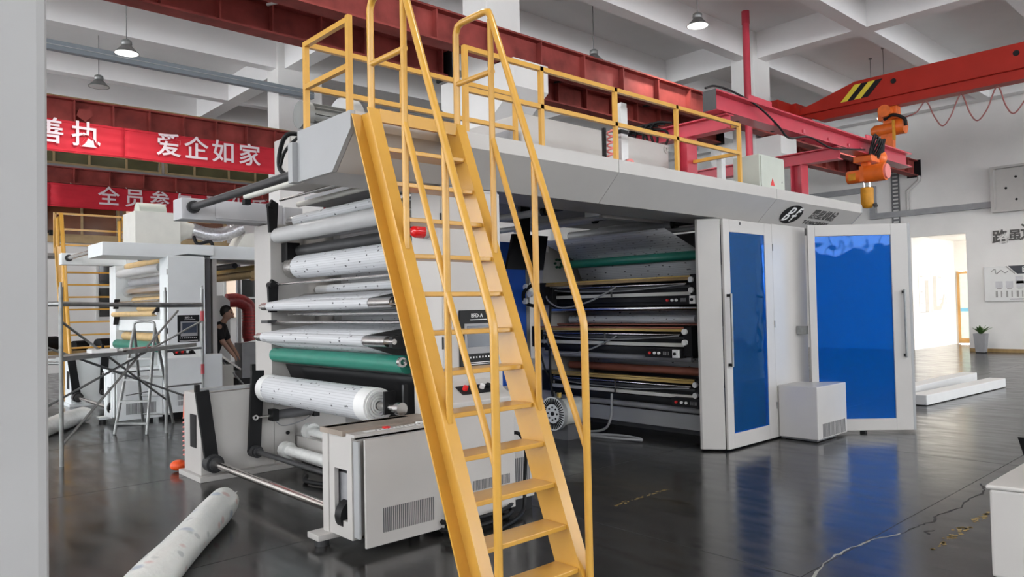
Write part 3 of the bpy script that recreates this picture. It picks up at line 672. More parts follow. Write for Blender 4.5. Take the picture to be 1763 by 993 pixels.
# ------------------------------------------------------------------ yellow ladder of the coating machine
def ladder_main():
    t = thing('access_ladder', 'yellow steel ladder with tube handrails leaning on the catwalk', 'ladder', (2.83, 2.9, 0))
    yf = lambda z: 2.879+.386*z
    D, ZT = .205, 2.872
    for s, xw in ((-1, 2.516), (1, 3.142)):
        m = MB().prism([(yf(0),0),(yf(ZT),ZT),(yf(ZT)+D,ZT),(yf(0)+D,0)], 'x', xw-.005, xw+.005)
        for d in (0, D-.012):
            xa, xb = (xw-.075, xw-.005) if s < 0 else (xw+.005, xw+.075)
            m.prism([(yf(0)+d,0),(yf(ZT)+d,ZT),(yf(ZT)+d+.012,ZT),(yf(0)+d+.012,0)], 'x', xa, xb)
        m.build('stringer', YEL, t)
    for k in range(12):
        z = 2.618-.229*k
        MB().box(2.522, 3.136, yf(z)+.012, yf(z)+.192, z-.028, z).build('tread', YEL, t, bevel=.004)
    MB().box(2.522, 3.136, yf(2.85), yf(2.85)+.03, 2.79, ZT).build('top_bar', YEL, t)
    for x in (2.485, 3.173):
        hr = [(x,4.017,2.84),(x,4.017,3.505),(x,3.993,3.557),(x,3.951,3.571),(x,3.706,3.571),(x,3.663,3.557),(x,3.640,3.514),(x,2.895,1.562),(x,2.878,1.496),(x,2.876,1.43),(x,2.876,0)]
        MB().pipe(hr, .0225, 14).build('handrail', YEL, t)
        MB().tube((x,4.017,3.156), (x,3.63,3.156), .019, 12).build('upper_brace', YEL, t)
        MB().tube((x,3.649,1.96), (x,3.649,3.505), .02, 12).build('handrail_post', YEL, t)
        MB().tube((x,3.263,.968), (x,3.263,2.496), .02, 12).build('handrail_post', YEL, t)
        MB().tube((x,3.649,2.713), (x,3.263,1.694), .019, 12).build('middle_rail', YEL, t)
        MB().tube((x,3.263,1.694), (x,2.876,.770), .019, 12).build('middle_rail', YEL, t)
ladder_main()

# ------------------------------------------------------------------ catwalk and its railing
t = thing('catwalk', 'long white sheet metal catwalk with slanted fascia over the coating machine', 'catwalk', (6, 4.5, 2.53))
prof = [(4.20,2.90),(4.20,2.785),(4.45,2.535),(4.95,2.535),(4.95,2.90)]
for a, b in ((2.475, 5.14), (5.146, 7.97), (7.976, 10.27)):
    MB().prism(prof, 'x', a, b).build('fascia_section', WHITE, t)
MB().prism(prof, 'x', 2.44, 2.472).build('end_plate', SHADEW, t)
MB().prism(prof, 'x', 10.273, 10.30).build('end_plate', SHADEW, t)
MB().box(2.40, 2.47, 4.952, 5.02, 2.53, 2.82).build('edge_strip', SHADEW, t)
m = MB()
for x in (2.476, 10.25): m.box(x, x+.02, 4.195, 4.2, 2.8, 2.89)
# emblem and name on the slanted fascia
n = Vector((0, -.714, -.7)); up = Vector((0, -.7, .714))
c = Vector((8.55, 4.325, 2.66))+n*.003
m = MB(); vs = [c+Vector((1,0,0))*.235*math.cos(a)+up*.135*math.sin(a) for a in [2*math.pi*i/36 for i in range(36)]]
vs2 = [v+n*.004 for v in vs]
m.add(vs+vs2, [tuple(range(36)), tuple(range(71, 35, -1))]+[(i, (i+1) % 36, (i+1) % 36+36, i+36) for i in range(36)]).build('emblem', BLACK, t)
for s, dx, dz in (('D', -.055, .05), ('F', .10, .05), ('D', -.10, -.055), ('T', .05, -.055)):
    text('emblem_letter', s, .125, c+Vector((dx,0,0))+up*dz+n*.006, (1,0,0), up, WTXT, t, off=.006, sx=1.25, shear=.25)
text('name_lettering', '腾星机械', .15, Vector((9.33, 4.325, 2.66))+n*.004+up*.04, (1,0,0), up, GTXT, t, off=.003, sx=1.1, shear=.2)
text('name_lettering', 'T-E MACHINERY', .075, Vector((9.28, 4.325, 2.66))+n*.004-up*.085, (1,0,0), up, GTXT, t, off=.002, sx=1.2, shear=.2)

t = thing('guard_railing', 'yellow square tube guard railing on the catwalk', 'railing', (4.9, 4.5, 2.9))
W = .036
def sqbar(a, b, nm): MB().bar(a, b, W, W, (0,0,1) if abs(a[2]-b[2]) < .01 else (0,1,0)).build(nm, YEL, t)
yF, yB, zt, zm = 4.24, 4.92, 3.535, 3.225
for x in (3.43, 4.22, 5.155, 6.09, 7.25): sqbar((x, yF, 2.90), (x, yF, zt+.018), 'post')
for x in (2.50, 3.335, 4.56, 7.25): sqbar((x, yB, 2.90), (x, yB, zt+.018), 'post')
sqbar((2.50, 4.31, 2.90), (2.50, 4.31, zt+.03), 'post')
for z in (zt, zm):
    sqbar((3.448, yF, z), (7.232, yF, z), 'front_rail'); sqbar((2.518, yB, z), (4.542, yB, z), 'rear_rail')
    sqbar((2.50, 4.329, z), (2.50, yB-.018, z), 'end_rail'); sqbar((7.25, yF+.018, z), (7.25, yB-.018, z), 'end_rail')

# ------------------------------------------------------------------ roller tower (unwinding tower), used for both machines
def hmi(x0, x1, y, z0, z1, parent):
    w, h = x1-x0, z1-z0
    p = MB().box(x0, x1, y-.012, y, z0, z1).build('operator_panel', BLACK, parent, bevel=.003)
    MB().box(x0+.13*w, x0+.90*w, y-.018, y-.0125, z0+.22*h, z0+.76*h).build('display_bezel', MGREY, p)
    MB().box(x0+.20*w, x0+.86*w, y-.021, y-.0185, z0+.34*h, z0+.72*h).build('display', HMISCR, p)
    text('panel_lettering', 'BFD-A', .1*h, (x0+.5*w, y-.014, z0+.90*h), (1,0,0), (0,0,1), WTXT, p, ext=.001)
    m = MB()
    for k in range(9): m.box(x0+(.1+.09*k)*w, x0+(.13+.09*k)*w, y-.0145, y-.0125, z0+.14*h, z0+.17*h)
    for z in (.055, .025): m.box(x0+.08*w, x0+.92*w, y-.0145, y-.0125, z0+z*h, z0+(z+.012)*h)
    m.box(x0+.3*w, x0+.8*w, y-.0145, y-.0125, z0+.82*h, z0+.835*h)
    m.build('panel_print', WTXT, p)
    return p
def slots(x0, x1, z0, z1, y, n, parent, d=.003):
    m = MB(); w = (x1-x0)/n
    for k in range(n): m.box(x0+k*w, x0+k*w+w*.42, y-d, y, z0, z1)
    o = m.build('vent_slots', DGREY, parent); o['kind'] = 'stuff'
    return o
def roller(t, x, z, r, m, y0=4.82, y1=7.32, web=None, shaft=True, nm='roller', ends=None):
    o = MB().tube((x, y0+.06, z), (x, y1-.06, z), r, 24).build(nm, m, t)
    if shaft:
        MB().tube((x, y0-.03, z), (x, y0+.06, z), min(.022, r*.6), 10).build('journal', STEEL, o)
        MB().tube((x, y1-.06, z), (x, y1+.02, z), min(.022, r*.6), 10).build('journal', STEEL, o)
    if web: MB().tube((x, web[0], z), (x, web[1], z), r+.004, 28).build('paper_wrap', web[2] if len(web) > 2 else WEB, o)
    return o

def tower_near(first):
    L = 'on the coating machine' if first else 'on the second machine'
    t = thing('control_tower', ('tall white control cabinet with touch panel behind the yellow ladder' if first else 'tall white control cabinet with touch panel behind the scaffold'), 'cabinet', (3.58, 4.6, 0))
    MB().box(3.30, 3.87, 4.40, 4.78, .12, 2.52).build('body', WHITE, t, bevel=.006)
    MB().box(3.302, 3.872, 4.385, 4.399, .95, 2.50).build('door', WHITE, t, bevel=.004)
    MB().box(3.32, 3.86, 4.42, 4.76, 0, .12).build('plinth', DGREY, t)
    hmi(3.44, 3.775, 4.384, 1.16, 1.585, t)
    for z in (1.3, 2.22): MB().box(3.292, 3.30, 4.388, 4.40, z, z+.09).build('hinge', BLACK, t)
    if first:
        b = MB().tube((3.30, 4.58, 2.185), (3.265, 4.58, 2.185), .05, 16).build('beacon_base', WHITE, t)
        MB().lathe([(0,.10),(.035,.095),(.048,.07),(.05,0)], (3.265, 4.58, 2.185), (-1,0,0), 18).build('beacon_lens', REDL, t)
    return t

def console(first):
    t = thing('console_cabinet', ('white operator console with sloping button strip behind the ladder' if first else 'white operator console on the second machine below the touch panel'), 'cabinet', (3.5, 4.25, 0))
    MB().prism([(4.15,.10),(4.15,.93),(4.384,1.06),(4.384,.10)], 'x', 3.17, 3.77).build('body', WHITE, t, bevel=.006)
    MB().box(3.772, 4.10, 4.29, 4.6, .10, .95).build('side_unit', WHITE, t, bevel=.006)
    MB().box(3.2, 4.08, 4.3, 4.55, 0, .10).build('plinth', BLACK, t)
    slots(3.36, 3.72, .2, .27, 4.15, 26, t); slots(3.36, 3.72, .29, .36, 4.15, 26, t); slots(3.86, 4.06, .22, .42, 4.29, 10, t)
    n = Vector((0, -.485, .874)); c = Vector((3.5, 4.267, .995))+n*.004; u = Vector((0, .874, .485))
    p = MB().obox(c, (.16,0,0), u*.05, n*.005).build('button_strip', BLACK, t)
    for k, m in ((-.11, REDP), (-.03, REDP), (.05, WTXT), (.11, BLACK)):
        q = c+Vector((k,0,0)); MB().tube(q+n*.005, q+n*.035, .02, 12).build('push_button', m, p)
    return t

def unwinder_cabinet(first):
    t = thing('unwinder_cabinet', ('low white unwinder cabinet with slotted door left of the ladder' if first else 'low white unwinder cabinet of the second machine behind the trestle ladder'), 'cabinet', (2.85, 4.45, 0))
    MB().box(2.48, 3.16, 4.64, 4.72, .07, .80).build('side_board', WHITE, t, bevel=.004)
    m = MB()                                                    # open end frame with a cut-out
    m.box(2.49, 2.52, 4.34, 4.40, .09, .765).box(2.49, 2.52, 4.57, 4.64, .09, .765).box(2.49, 2.52, 4.40, 4.57, .54, .765).box(2.49, 2.52, 4.40, 4.57, .09, .20)
    m.box(2.52, 3.15, 4.34, 4.36, .09, .765).box(2.52, 3.15, 4.34, 4.64, .09, .11).box(2.52, 3.15, 4.34, 4.64, .745, .765).box(3.13, 3.15, 4.36, 4.64, .11, .745)
    m.build('frame', WHITE, t)
    MB().box(2.54, 3.12, 4.42, 4.62, .2, .5).build('interior', MGREY, t)
    MB().tube((2.58, 4.46, .22), (2.58, 4.54, .22), .11, 20).build('drive_wheel', BLACK, t)
    d = MB().box(2.53, 3.165, 4.235, 4.255, .05, .755).build('door', WHITE, t, bevel=.004)
    slots(2.66, 3.08, .13, .29, 4.235, 27, d)
    for z in (.2, .45, .7): MB().tube((2.507, 4.30, z), (2.52, 4.30, z), .012, 8).build('bolt', DARK, t)
    MB().box(2.50, 2.515, 4.27, 4.335, .11, .74).build('end_strip', SHADEW, t)
    MB().box(2.38, 2.56, 4.60, 4.76, .05, .09).build('foot_plate', WHITE, t, bevel=.004)
    MB().tube((2.45, 4.68, 0), (2.45, 4.68, .05), .05, 14).build('levelling_foot', DARK, t)
    MB().tube((3.05, 4.45, 0), (3.05, 4.45, .09), .04, 14).build('levelling_foot', DARK, t)
    MB().box(2.47, 3.28, 4.42, 4.73, .765, .80).build('worktop', BROWNT if first else WHITE, t)
    if first:
        MB().box(2.49, 3.2, 4.30, 4.41, .765, .785).build('tool_ledge', WHITE, t)
    return t

def far_plate(first):
    t = thing('unwinder_side_plate', ('far white unwinder side box with black swing arms' if first else 'far white unwinder side box with swing arms on the second machine'), 'side box', (3.0, 7.4, 0))
    MB().prism([(2.56,.05),(3.298,.05),(3.298,.845),(2.56,.83)], 'y', 7.29, 7.75).build('body', WHITE, t, bevel=.006)
    MB().box(3.30, 3.52, 7.29, 7.338, .05, .85).build('inner_cover', WHITE, t)
    MB().box(2.55, 3.295, 7.28, 7.36, .85, .88).build('top_cap', SHADEW, t)
    MB().box(2.52, 3.55, 7.2, 7.8, 0.0, .05).build('base_plate', WHITE, t, bevel=.004)
    MB().box(2.552, 2.56, 7.40, 7.56, .3, .62).build('dark_opening', BLACK, t)
    for i, (xt, zt_, xb, zb) in enumerate(((2.56, .86, 2.65, .165), (3.11, 1.02, 3.065, .22))):
        d = Vector((xb-xt, 0, zb-zt_)).normalized(); s = Vector((-d.z, 0, d.x))
        a = MB().obox(((xt+xb)/2, 7.25, (zt_+zb)/2), Vector((xb-xt, 0, zb-zt_))/2, s*.062, (0,.02,0)).build('swing_arm', BLACK, t)
        MB().obox((xt-.045, 7.25, zt_+.03), Vector((.02,0,0)), (0,0,.035), (0,.02,0)).build('arm_lug', BLACK, a)
        h = MB().tube((xb, 7.28, zb), (xb, 7.16, zb), .085 if i == 0 else .06, 20).build('hub', RUBBER, t)
        MB().tube((xb, 7.16, zb), (xb, 7.13, zb), .06 if i == 0 else .045, 20).build('hub_collar', DARK, h)
        MB().tube((xb, 7.14, zb), (xb, 4.72, zb), .032 if i == 0 else .024, 18).build('tie_shaft', CHROME if i == 0 else DARK, t)
    # pneumatic cylinder
    c = MB().tube((3.26, 7.2, .56), (3.68, 7.2, .565), .047, 16).build('air_cylinder', DGREY, t)
    for x in (3.22, 3.67): MB().box(x, x+.06, 7.14, 7.26, .505, .62).build('cylinder_head', BLACK, c)
    MB().tube((3.07, 7.2, .557), (3.23, 7.2, .56), .012, 10).build('piston_rod', STEEL, c)
    MB().ring((3.06, 7.185, .557), (3.06, 7.215, .557), .028, .012).build('rod_eye', STEEL, c)
    MB().tube((3.73, 7.2, .565), (3.79, 7.2, .565), .02, 10).build('cylinder_pin', DARK, c)
    MB().pipe([(3.26,7.2,.51),(3.36,7.22,.44),(3.55,7.22,.46),(3.68,7.2,.52)], .006, 6, 5).build('air_hose', MGREY, c)
    MB().tube((3.44,7.275,.35),(3.44,7.29,.35),.02,10).build('bolt', BLACK, t)
    return t

def tower(first):
    t = thing('roller_tower', ('white roller tower of the coating machine threaded with printed paper' if first else 'white roller tower of the second machine with tan rollers'), 'roller tower', (3.5, 6.1, 0))
    MB().box(3.30, 4.15, 7.34, 7.74, .051, 2.52).build('far_frame', WHITE, t, bevel=.006)
    W1 = (5.15, 7.2)
    if first:
        roller(t, 3.49, 2.54, .052, STEEL, web=(5.2, 7.12)); roller(t, 3.345, 2.39, .078, GREYR)
        roller(t, 3.66, 2.41, .055, GREYR, web=(5.3, 7.1)); roller(t, 3.57, 2.235, .062, DARK, nm='press_roller')
        roller(t, 3.507, 2.06, .115, STEEL, web=(5.1, 7.08), nm='cooling_drum')
        roller(t, 3.317, 1.885, .012, STEEL, shaft=False, nm='guide_rod', y1=7.4)
        roller(t, 3.63, 1.76, .03, STEEL); roller(t, 3.8, 1.83, .045, GREYR, web=(5.1, 7.0))
        roller(t, 3.187, 1.66, .04, STEEL, web=(5.2, 7.12)); roller(t, 3.449, 1.575, .019, STEEL, shaft=False, nm='guide_rod')
        roller(t, 3.29, 1.50, .01, STEEL, shaft=False, nm='guide_rod', y1=7.38); roller(t, 3.134, 1.355, .043, STEEL, web=(5.2, 7.14))
        roller(t, 3.31, 1.165, .072, GREEN, nm='rubber_roller')
        MB().ring((3.24, 4.87, 1.19), (3.24, 4.84, 1.19), .04, .022).build('lifting_ring', STEEL, t)
        # brackets
        for x, y, z in ((3.30, 7.28, 1.80), (3.30, 7.26, 2.62)):
            b = MB().prism([(x-.05,z-.2),(x+.03,z-.2),(x+.05,z+.1),(x-.02,z+.14),(x-.06,z+.06)], 'y', y-.02, y+.02).build('bracket', BLACK, t)
            MB().tube((x-.02,y-.05,z+.08),(x-.02,y+.05,z+.08),.035,14).build('clamp_knob', BLACK, b)
        MB().box(3.42, 3.56, 7.2, 7.335, 2.12, 2.32).build('bearing_block', BLACK, t)
        MB().prism([(3.2,1.72),(3.3,1.75),(3.52,1.62),(3.52,1.50),(3.36,1.55),(3.15,1.66)], 'y', 4.80, 4.85).build('bracket', BLACK, t)
        MB().prism([(3.42,2.0),(3.48,2.0),(3.5,1.6),(3.42,1.6)], 'y', 4.80, 4.84).build('bracket', BLACK, t)
        MB().prism([(3.12,1.39),(3.3,1.42),(3.6,1.46),(3.6,1.3),(3.3,1.28),(3.12,1.31)], 'y', 4.80, 4.85).build('bracket', BLACK, t)
        MB().tube((3.24,4.87,1.35),(3.24,4.78,1.35),.03,14).build('clamp_knob', DARK, t)
        for z in (1.49, 1.36): MB().box(3.20, 3.30, 7.2, 7.36, z, z+.03).build('clip', DARK, t)
        # mesh guard
        m = MB()
        for k in range(22): m.box(3.70, 3.705, 4.82+.02*k, 4.826+.02*k, 1.2, 1.52)
        for k in range(17): m.box(3.695, 3.70, 4.82, 5.26, 1.2+.02*k, 1.206+.02*k)
        o = m.build('mesh_guard', DARK, t); o['kind'] = 'stuff'
        MB().box(3.72, 3.73, 4.80, 5.3, 1.18, 1.56).build('guard_back', MGREY, t)
        # black chute plate behind the loaded roll
        MB().grid(lambda u, v: (3.42+.12*math.sin(v*1.6), 4.86+2.4*u, 1.06-.42*v), 6, 6).build('chute_plate', BLACK, t, solid=.01)
        MB().box(3.42, 3.46, 4.84, 4.87, .80, 1.02).build('chute_rib', DARK, t); MB().box(3.32, 3.36, 4.95, 4.98, .78, 1.0).build('chute_rib', DARK, t)
        # back of the paper path
        MB().box(3.98, 3.99, 5.1, 7.1, 1.3, 2.5).build('paper_back_run', WEB, t)
        MB().box(4.02, 4.04, 4.79, 7.33, .9, 2.52).build('back_panel', SHADEW, t)
        MB().box(3.55, 4.15, 4.79, 7.33, .05, .3).build('base_beam', WHITE, t)
        # foil wrapped pipes low down
        for (x, z) in ((3.36, .20), (3.62, .36)):
            q = MB().tube((x, 7.18, z), (x, 4.9, z), .055, 14).build('wrapped_pipe', PVC, t)
            MB().tube((x, 7.18, z), (x, 7.08, z), .085, 14).build('wrap_collar', PVC, q)
        MB().pipe([(3.3,6.6,.03),(3.2,6.4,.03),(3.3,6.1,.03),(3.6,6.0,.03),(3.7,6.5,.03)], .022, 8, 6).build('floor_hose', BLACK, t)
    else:
        for x, z, r, mm in ((3.49,2.5,.06,TAN),(3.36,2.36,.075,GREYR),(3.57,2.2,.075,MGREY),(3.5,2.03,.10,STEEL),(3.6,1.88,.05,TAN),(3.317,1.84,.012,STEEL),(3.7,1.72,.06,TAN),(3.25,1.62,.045,TAN),(3.45,1.22,.075,TAN),(3.31,1.08,.085,GREEN)):
            roller(t, x, z, r, mm)
        MB().box(3.35, 3.45, 4.80, 7.33, 1.33, 1.52).build('cross_beam', WHITE, t)
        MB().lathe([(0,.1),(.04,.09),(.055,.06),(.06,0)], (3.5, 4.86, 2.17), (0,1,0), 18).build('red_end_cap', REDL, t)
        MB().box(4.02, 4.04, 4.79, 7.33, .05, 2.52).build('back_panel', SHADEW, t)
        for z in (1.84, 1.55): MB().prism([(3.25,z-.12),(3.33,z-.12),(3.36,z+.06),(3.27,z+.06)], 'y', 7.26, 7.3).build('bracket', BLACK, t)
        MB().prism([(3.2,1.62),(3.5,1.7),(3.5,1.9),(3.4,1.9)], 'y', 4.80, 4.85).build('bracket', BLACK, t)
    return t

def top_arms(first):
    t = thing('web_outfeed_arm', ('pale box arm holding the black roller at the tower top' if first else 'pale box arm with steel roller atop the second machine'), 'arm', (3.0, 7.6, 2.53))
    MB().box(2.47, 3.52, 7.5, 7.74, 2.535, 2.745).build('arm', ARMW if first else SHADEW, t, bevel=.006)
    MB().box(2.80, 3.40, 7.49, 7.499, 2.56, 2.72).build('cover', ARMW if first else SHADEW, t)
    MB().box(3.52, 3.72, 7.45, 7.74, 2.53, 2.72).build('bracket', ARMW if first else SHADEW, t)
    MB().tube((2.58, 7.5, 2.655), (2.58, 7.46, 2.655), .062, 20).build('bearing', RUBBER, t)
    MB().tube((2.58, 7.47, 2.655), (2.58, 4.9, 2.655), .036, 20).build('roller', DARK if first else STEEL, t)
    if first:
        MB().tube((2.95, 7.1, 2.74), (2.95, 5.0, 2.74), .03, 14).build('support_tube', CREAM, t)
        MB().box(2.92, 2.98, 7.05, 7.12, 2.66, 2.71).build('tube_clip', BLACK, t)
        MB().tube((3.35, 7.2, 2.75), (3.35, 5.0, 2.75), .014, 10).build('guide_rod', STEEL, t)
        MB().tube((3.55, 7.2, 2.72), (3.55, 5.0, 2.72), .028, 12).build('support_tube', CREAM, t)
    return t

def machine(first):
    tower_near(first); console(first); unwinder_cabinet(first); far_plate(first); tower(first); top_arms(first)
machine(True)

# paper roll loaded in the unwinder
t = thing('paper_roll', 'large printed paper roll loaded in the low unwinder', 'paper roll', (3.2, 6.2, .7))
MB().tube((3.2, 5.14, .835), (3.2, 7.2, .835), .138, 36).build('paper', WEB, t)
for a, b in ((5.14, 5.30), (7.08, 7.203)): MB().tube((3.2, a-.002, .835), (3.2, b, .835), .140, 36).build('white_edge', PAPERW, t)
for r in (.12, .098, .075, .055): MB().ring((3.2, 5.138, .835), (3.2, 5.128-.1*(.13-r), .835), r, r-.014, 28).build('paper_layer', PAPERW, t)
MB().tube((3.2, 4.86, .835), (3.2, 5.14, .835), .034, 18).build('core_shaft', STEEL, t)
MB().box(3.15, 3.25, 4.97, 4.99, .78, .96).build('side_stop', BLACK, t)
MB().tube((3.2, 4.80, .835), (3.2, 4.86, .835), .05, 18).build('bearing_ring', STEEL, t)
# webs of printed paper in the tower
t = thing('paper_web', 'printed paper web folded over the tower guide rollers', 'paper web', (3.4, 6.1, 1.2))
def sheet(pts, y0, y1, nm, parent):
    n = len(pts)-1
    return MB().grid(lambda u, v: (lambda i, f: (pts[i][0]*(1-f)+pts[min(i+1, n)][0]*f, y0+(y1-y0)*v, pts[i][1]*(1-f)+pts[min(i+1, n)][1]*f))(min(int(u*n), n-1), u*n-min(int(u*n), n-1)), n*3, 4).build(nm, WEB, parent, solid=.002)
sheet([(3.95,1.50),(3.14,1.402)], 5.2, 7.14, 'upper_run', t); sheet([(3.13,1.31),(3.9,1.06)], 5.2, 7.14, 'lower_run', t)
sheet([(3.95,1.60),(3.19,1.618)], 5.2, 7.12, 'middle_run', t); sheet([(3.19,1.704),(3.75,1.80)], 5.2, 7.12, 'top_run', t)

# odds and ends on the unwinder cabinet
t = thing('tape_measure', 'unrolled measuring strip lying on the unwinder cabinet', 'measuring strip', (2.9, 4.36, .786))
MB().box(2.6, 3.12, 4.335, 4.375, .786, .789).build('strip', PAPERW, t)
m = MB()
for k in range(13): m.box(2.68+.032*k, 2.692+.032*k, 4.338, 4.36, .789, .7896)
m.build('tick_marks', BLACK, t); MB().box(2.76, 2.80, 4.35, 4.39, .789, .80).build('red_clip', REDP, t)
t = thing('marker_pen', 'blue capped marker pen at the end of the unwinder cabinet', 'pen', (3.2, 4.34, .79))
MB().tube((3.02, 4.36, .797), (3.16, 4.34, .797), .008, 8).build('barrel', PAPERW, t); MB().tube((3.16, 4.34, .797), (3.225, 4.33, .797), .0095, 8).build('cap', mat('navy_plastic', (.01,.015,.12), .4, var=0), t)
# things on the catwalk top
t = thing('electric_motor', 'grey finned electric motor behind the left railing end', 'motor', (2.75, 5.25, 2.9))
MB().tube((2.58, 5.2, 3.10), (2.66, 5.2, 3.10), .105, 22).build('fan_cover', MOTORG, t, bevel=.015)
MB().tube((2.66, 5.2, 3.10), (3.0, 5.2, 3.10), .085, 22).build('housing', MOTORG, t)
for k in range(12):
    a = 2*math.pi*k/12; MB().obox((2.83, 5.2+.092*math.cos(a), 3.10+.092*math.sin(a)), (.16,0,0), (0,.012*math.cos(a),.012*math.sin(a)), (0,-.004*math.sin(a),.004*math.cos(a))).build('fin', MOTORG, t)
MB().box(2.62, 3.0, 5.1, 5.3, 2.98, 3.02).build('foot', MOTORG, t); MB().box(2.76, 3.0, 5.06, 5.34, 2.853, 2.98).build('mounting_plate', DGREY, t)
t = thing('blower_volute', 'round silver blower housing behind the left railing', 'blower', (3.15, 5.3, 2.9))
MB().tube((3.0, 5.35, 3.13), (3.13, 5.35, 3.13), .2, 28).build('scroll_case', ALU, t, bevel=.02)
MB().box(3.02, 3.12, 5.35, 5.55, 2.853, 3.13).build('outlet', ALU, t)
t = thing('air_duct_box', 'white ribbed air duct box behind the catwalk end', 'duct', (3.0, 5.8, 2.3))
MB().box(3.14, 3.6, 5.62, 6.87, 2.80, 3.27).build('shell', WHITE, t, bevel=.01)
for k in range(6): MB().box(3.125, 3.139, 5.7+.2*k, 5.72+.2*k, 2.82, 3.25).build('rib', WHITE, t)
tag(MB().pipe([(2.95,5.86,3.12),(2.8,5.86,3.10),(2.8,6.0,3.0),(2.8,6.02,2.84),(2.85,5.93,2.75)], .02, 8, 6).build('rubber_hose', BLACK), 'thick black hose curving beside the white duct box', 'hose')
tag(MB().pipe([(2.8,5.5,3.05),(2.8,5.72,3.03),(2.8,5.92,2.96),(2.8,6.0,2.86)], .014, 8, 6).build('rubber_hose', BLACK), 'thin black hose below the grey motor', 'hose')

# ------------------------------------------------------------------ roof of the machine and boxes on it
t = thing('machine_roof', 'dark machine roof above the printing gap with hanging rollers', 'roof', (6.5, 6, 2.78))
MB().box(3.9, 10.2, 4.96, 7.75, 2.80, 2.90).build('roof_sheet', MGREY, t)
MB().box(2.75, 3.9, 4.96, 5.62, 2.80, 2.852).build('roof_sheet', MGREY, t)
MB().box(4.2, 5.2, 4.97, 5.05, 2.56, 2.80).build('blue_panel', BLUEP, t)
for x, z, r, y0, y1 in ((6.37, 2.6, .035, 5.0, 7.4), (7.41, 2.48, .03, 4.6, 7.4), (6.82, 2.65, .045, 5.95, 7.4), (7.9, 2.62, .06, 5.55, 7.4), (8.57, 2.73, .06, 6.3, 7.4), (5.6, 2.62, .04, 5.6, 7.4)):
    o = MB().tube((x, y0, z), (x, y1, z), r, 18).build('idler_roller', GREYR, t)
    MB().tube((x, y0-.25, z), (x, y0, z), r*.55, 12).build('stub_shaft', DARK, o)
    MB().tube((x, y0-.01, z), (x, y0+.04, z), r*1.12, 18).build('end_collar', BLACK, o)
t = thing('light_fixture', 'slim aluminium tray fixture hung below the catwalk', 'fixture', (6.4, 5.15, 2.55))
MB().box(5.92, 7.02, 5.12, 5.32, 2.55, 2.62).build('tray', ALU, t); MB().box(5.92, 7.02, 5.10, 5.12, 2.53, 2.56).build('front_lip', WHITE, t)
for x in (5.93, 6.99): MB().box(x, x+.02, 5.10, 5.12, 2.53, 2.8).build('hanger', WHITE, t)
t = thing('dryer_hood', 'large white dryer hood behind the catwalk railing', 'hood', (6, 6, 2.9))
MB().box(4.72, 7.02, 5.0, 7.5, 2.901, 3.42).build('hood_box', WHITE, t, bevel=.01)
MB().box(4.60, 4.715, 5.05, 7.4, 2.901, 3.25).build('side_flange', MGREY, t)
MB().ring((6.96, 4.999, 3.36), (6.96, 4.985, 3.36), .04, .02).build('lifting_eye', WHITE, t)
t = thing('switch_box', 'pale sage electrical switch box on the catwalk', 'electrical box', (8.2, 4.6, 2.9))
MB().box(8.05, 8.64, 4.45, 4.8, 2.90, 3.36).build('body', SAGE, t, bevel=.008)
MB().box(8.07, 8.62, 4.435, 4.449, 2.92, 3.34).build('door', SAGE, t, bevel=.004)
MB().prism([(8.27,3.0),(8.37,3.0),(8.32,3.09)], 'y', 4.431, 4.434).build('warning_mark', REDP, t); MB().tube((8.55, 4.43, 3.06), (8.55, 4.435, 3.06), .012, 8).build('lock', STEEL, t)
t = thing('aluminium_post', 'upright aluminium profile with black strap beside the railing', 'post', (5.57, 4.5, 2.9))
MB().bar((5.57,4.5,2.90),(5.57,4.5,3.50),.10,.06,(0,1,0)).build('profile', ALU, t); MB().bar((5.57,4.5,3.24),(5.57,4.5,3.28),.106,.066,(0,1,0)).build('strap', BLACK, t); MB().box(5.53,5.61,4.47,4.53,3.50,3.54).build('top_cap', ALU, t)
t = thing('red_coil_hose', 'red coiled air hose beside the aluminium post', 'hose', (5.3, 4.5, 2.9))
MB().pipe([(5.42+.05*math.cos(k*.9), 4.5+.05*math.sin(k*.9), 2.93+.008*k) for k in range(44)], .008, 6).build('coil', PINKPL, t); MB().box(5.34,5.37,4.53,4.56,2.9,3.28).build('black_backing', BLACK, t)
MB().ring((5.62,4.44,2.95),(5.62,4.46,2.95),.055,.03).build('hose_loop', PINKPL, t)
t = thing('aluminium_post', 'short aluminium profile at the right end of the railing', 'post', (7.3, 4.5, 2.9))
MB().bar((7.3,4.5,2.90),(7.3,4.5,3.27),.08,.06,(0,1,0)).build('profile', ALU, t)

# ------------------------------------------------------------------ crimson gantry with chain hoist
t = thing('hoist_gantry', 'crimson steel gantry frame standing on the machine roof', 'gantry', (9, 4.9, 2.9))
for x in (7.22, 9.95):
    MB().prism(ibeam(x, 4.9, .2, .16, .014, .014), 'z', 2.90, 3.50).build('post', CRIM, t)
    MB().prism(ibeam(x, 6.6, .2, .16, .014, .014), 'z', 2.90, 3.50).build('post', CRIM, t)
    MB().prism(ibeam(x, 3.585, .16, .17, .014, .012), 'y', 4.32, 6.9).build('cross_beam', CRIM, t)
    MB().box(x-.1, x+.1, 4.8, 5.0, 2.90, 2.915).build('base_plate', CRIM, t)
MB().prism(ibeam(4.40, 3.785, .19, .22, .018, .014), 'x', 6.95, 12.5).build('girder', CRIM, t)
MB().box(6.94, 6.95, 4.32, 4.48, 3.68, 3.90).build('end_plate', DARK, t)
for x in (7.85, 11.1): MB().box(x, x+.5, 4.43, 4.45, 3.895, 4.02).build('stop_plate', CRIM, t)
for x in (8.2, 8.9, 9.6, 10.2, 10.6): MB().tube((x, 4.31, 3.69), (x, 4.31, 3.74), .02, 8).build('cable_ring', CRIM, t)
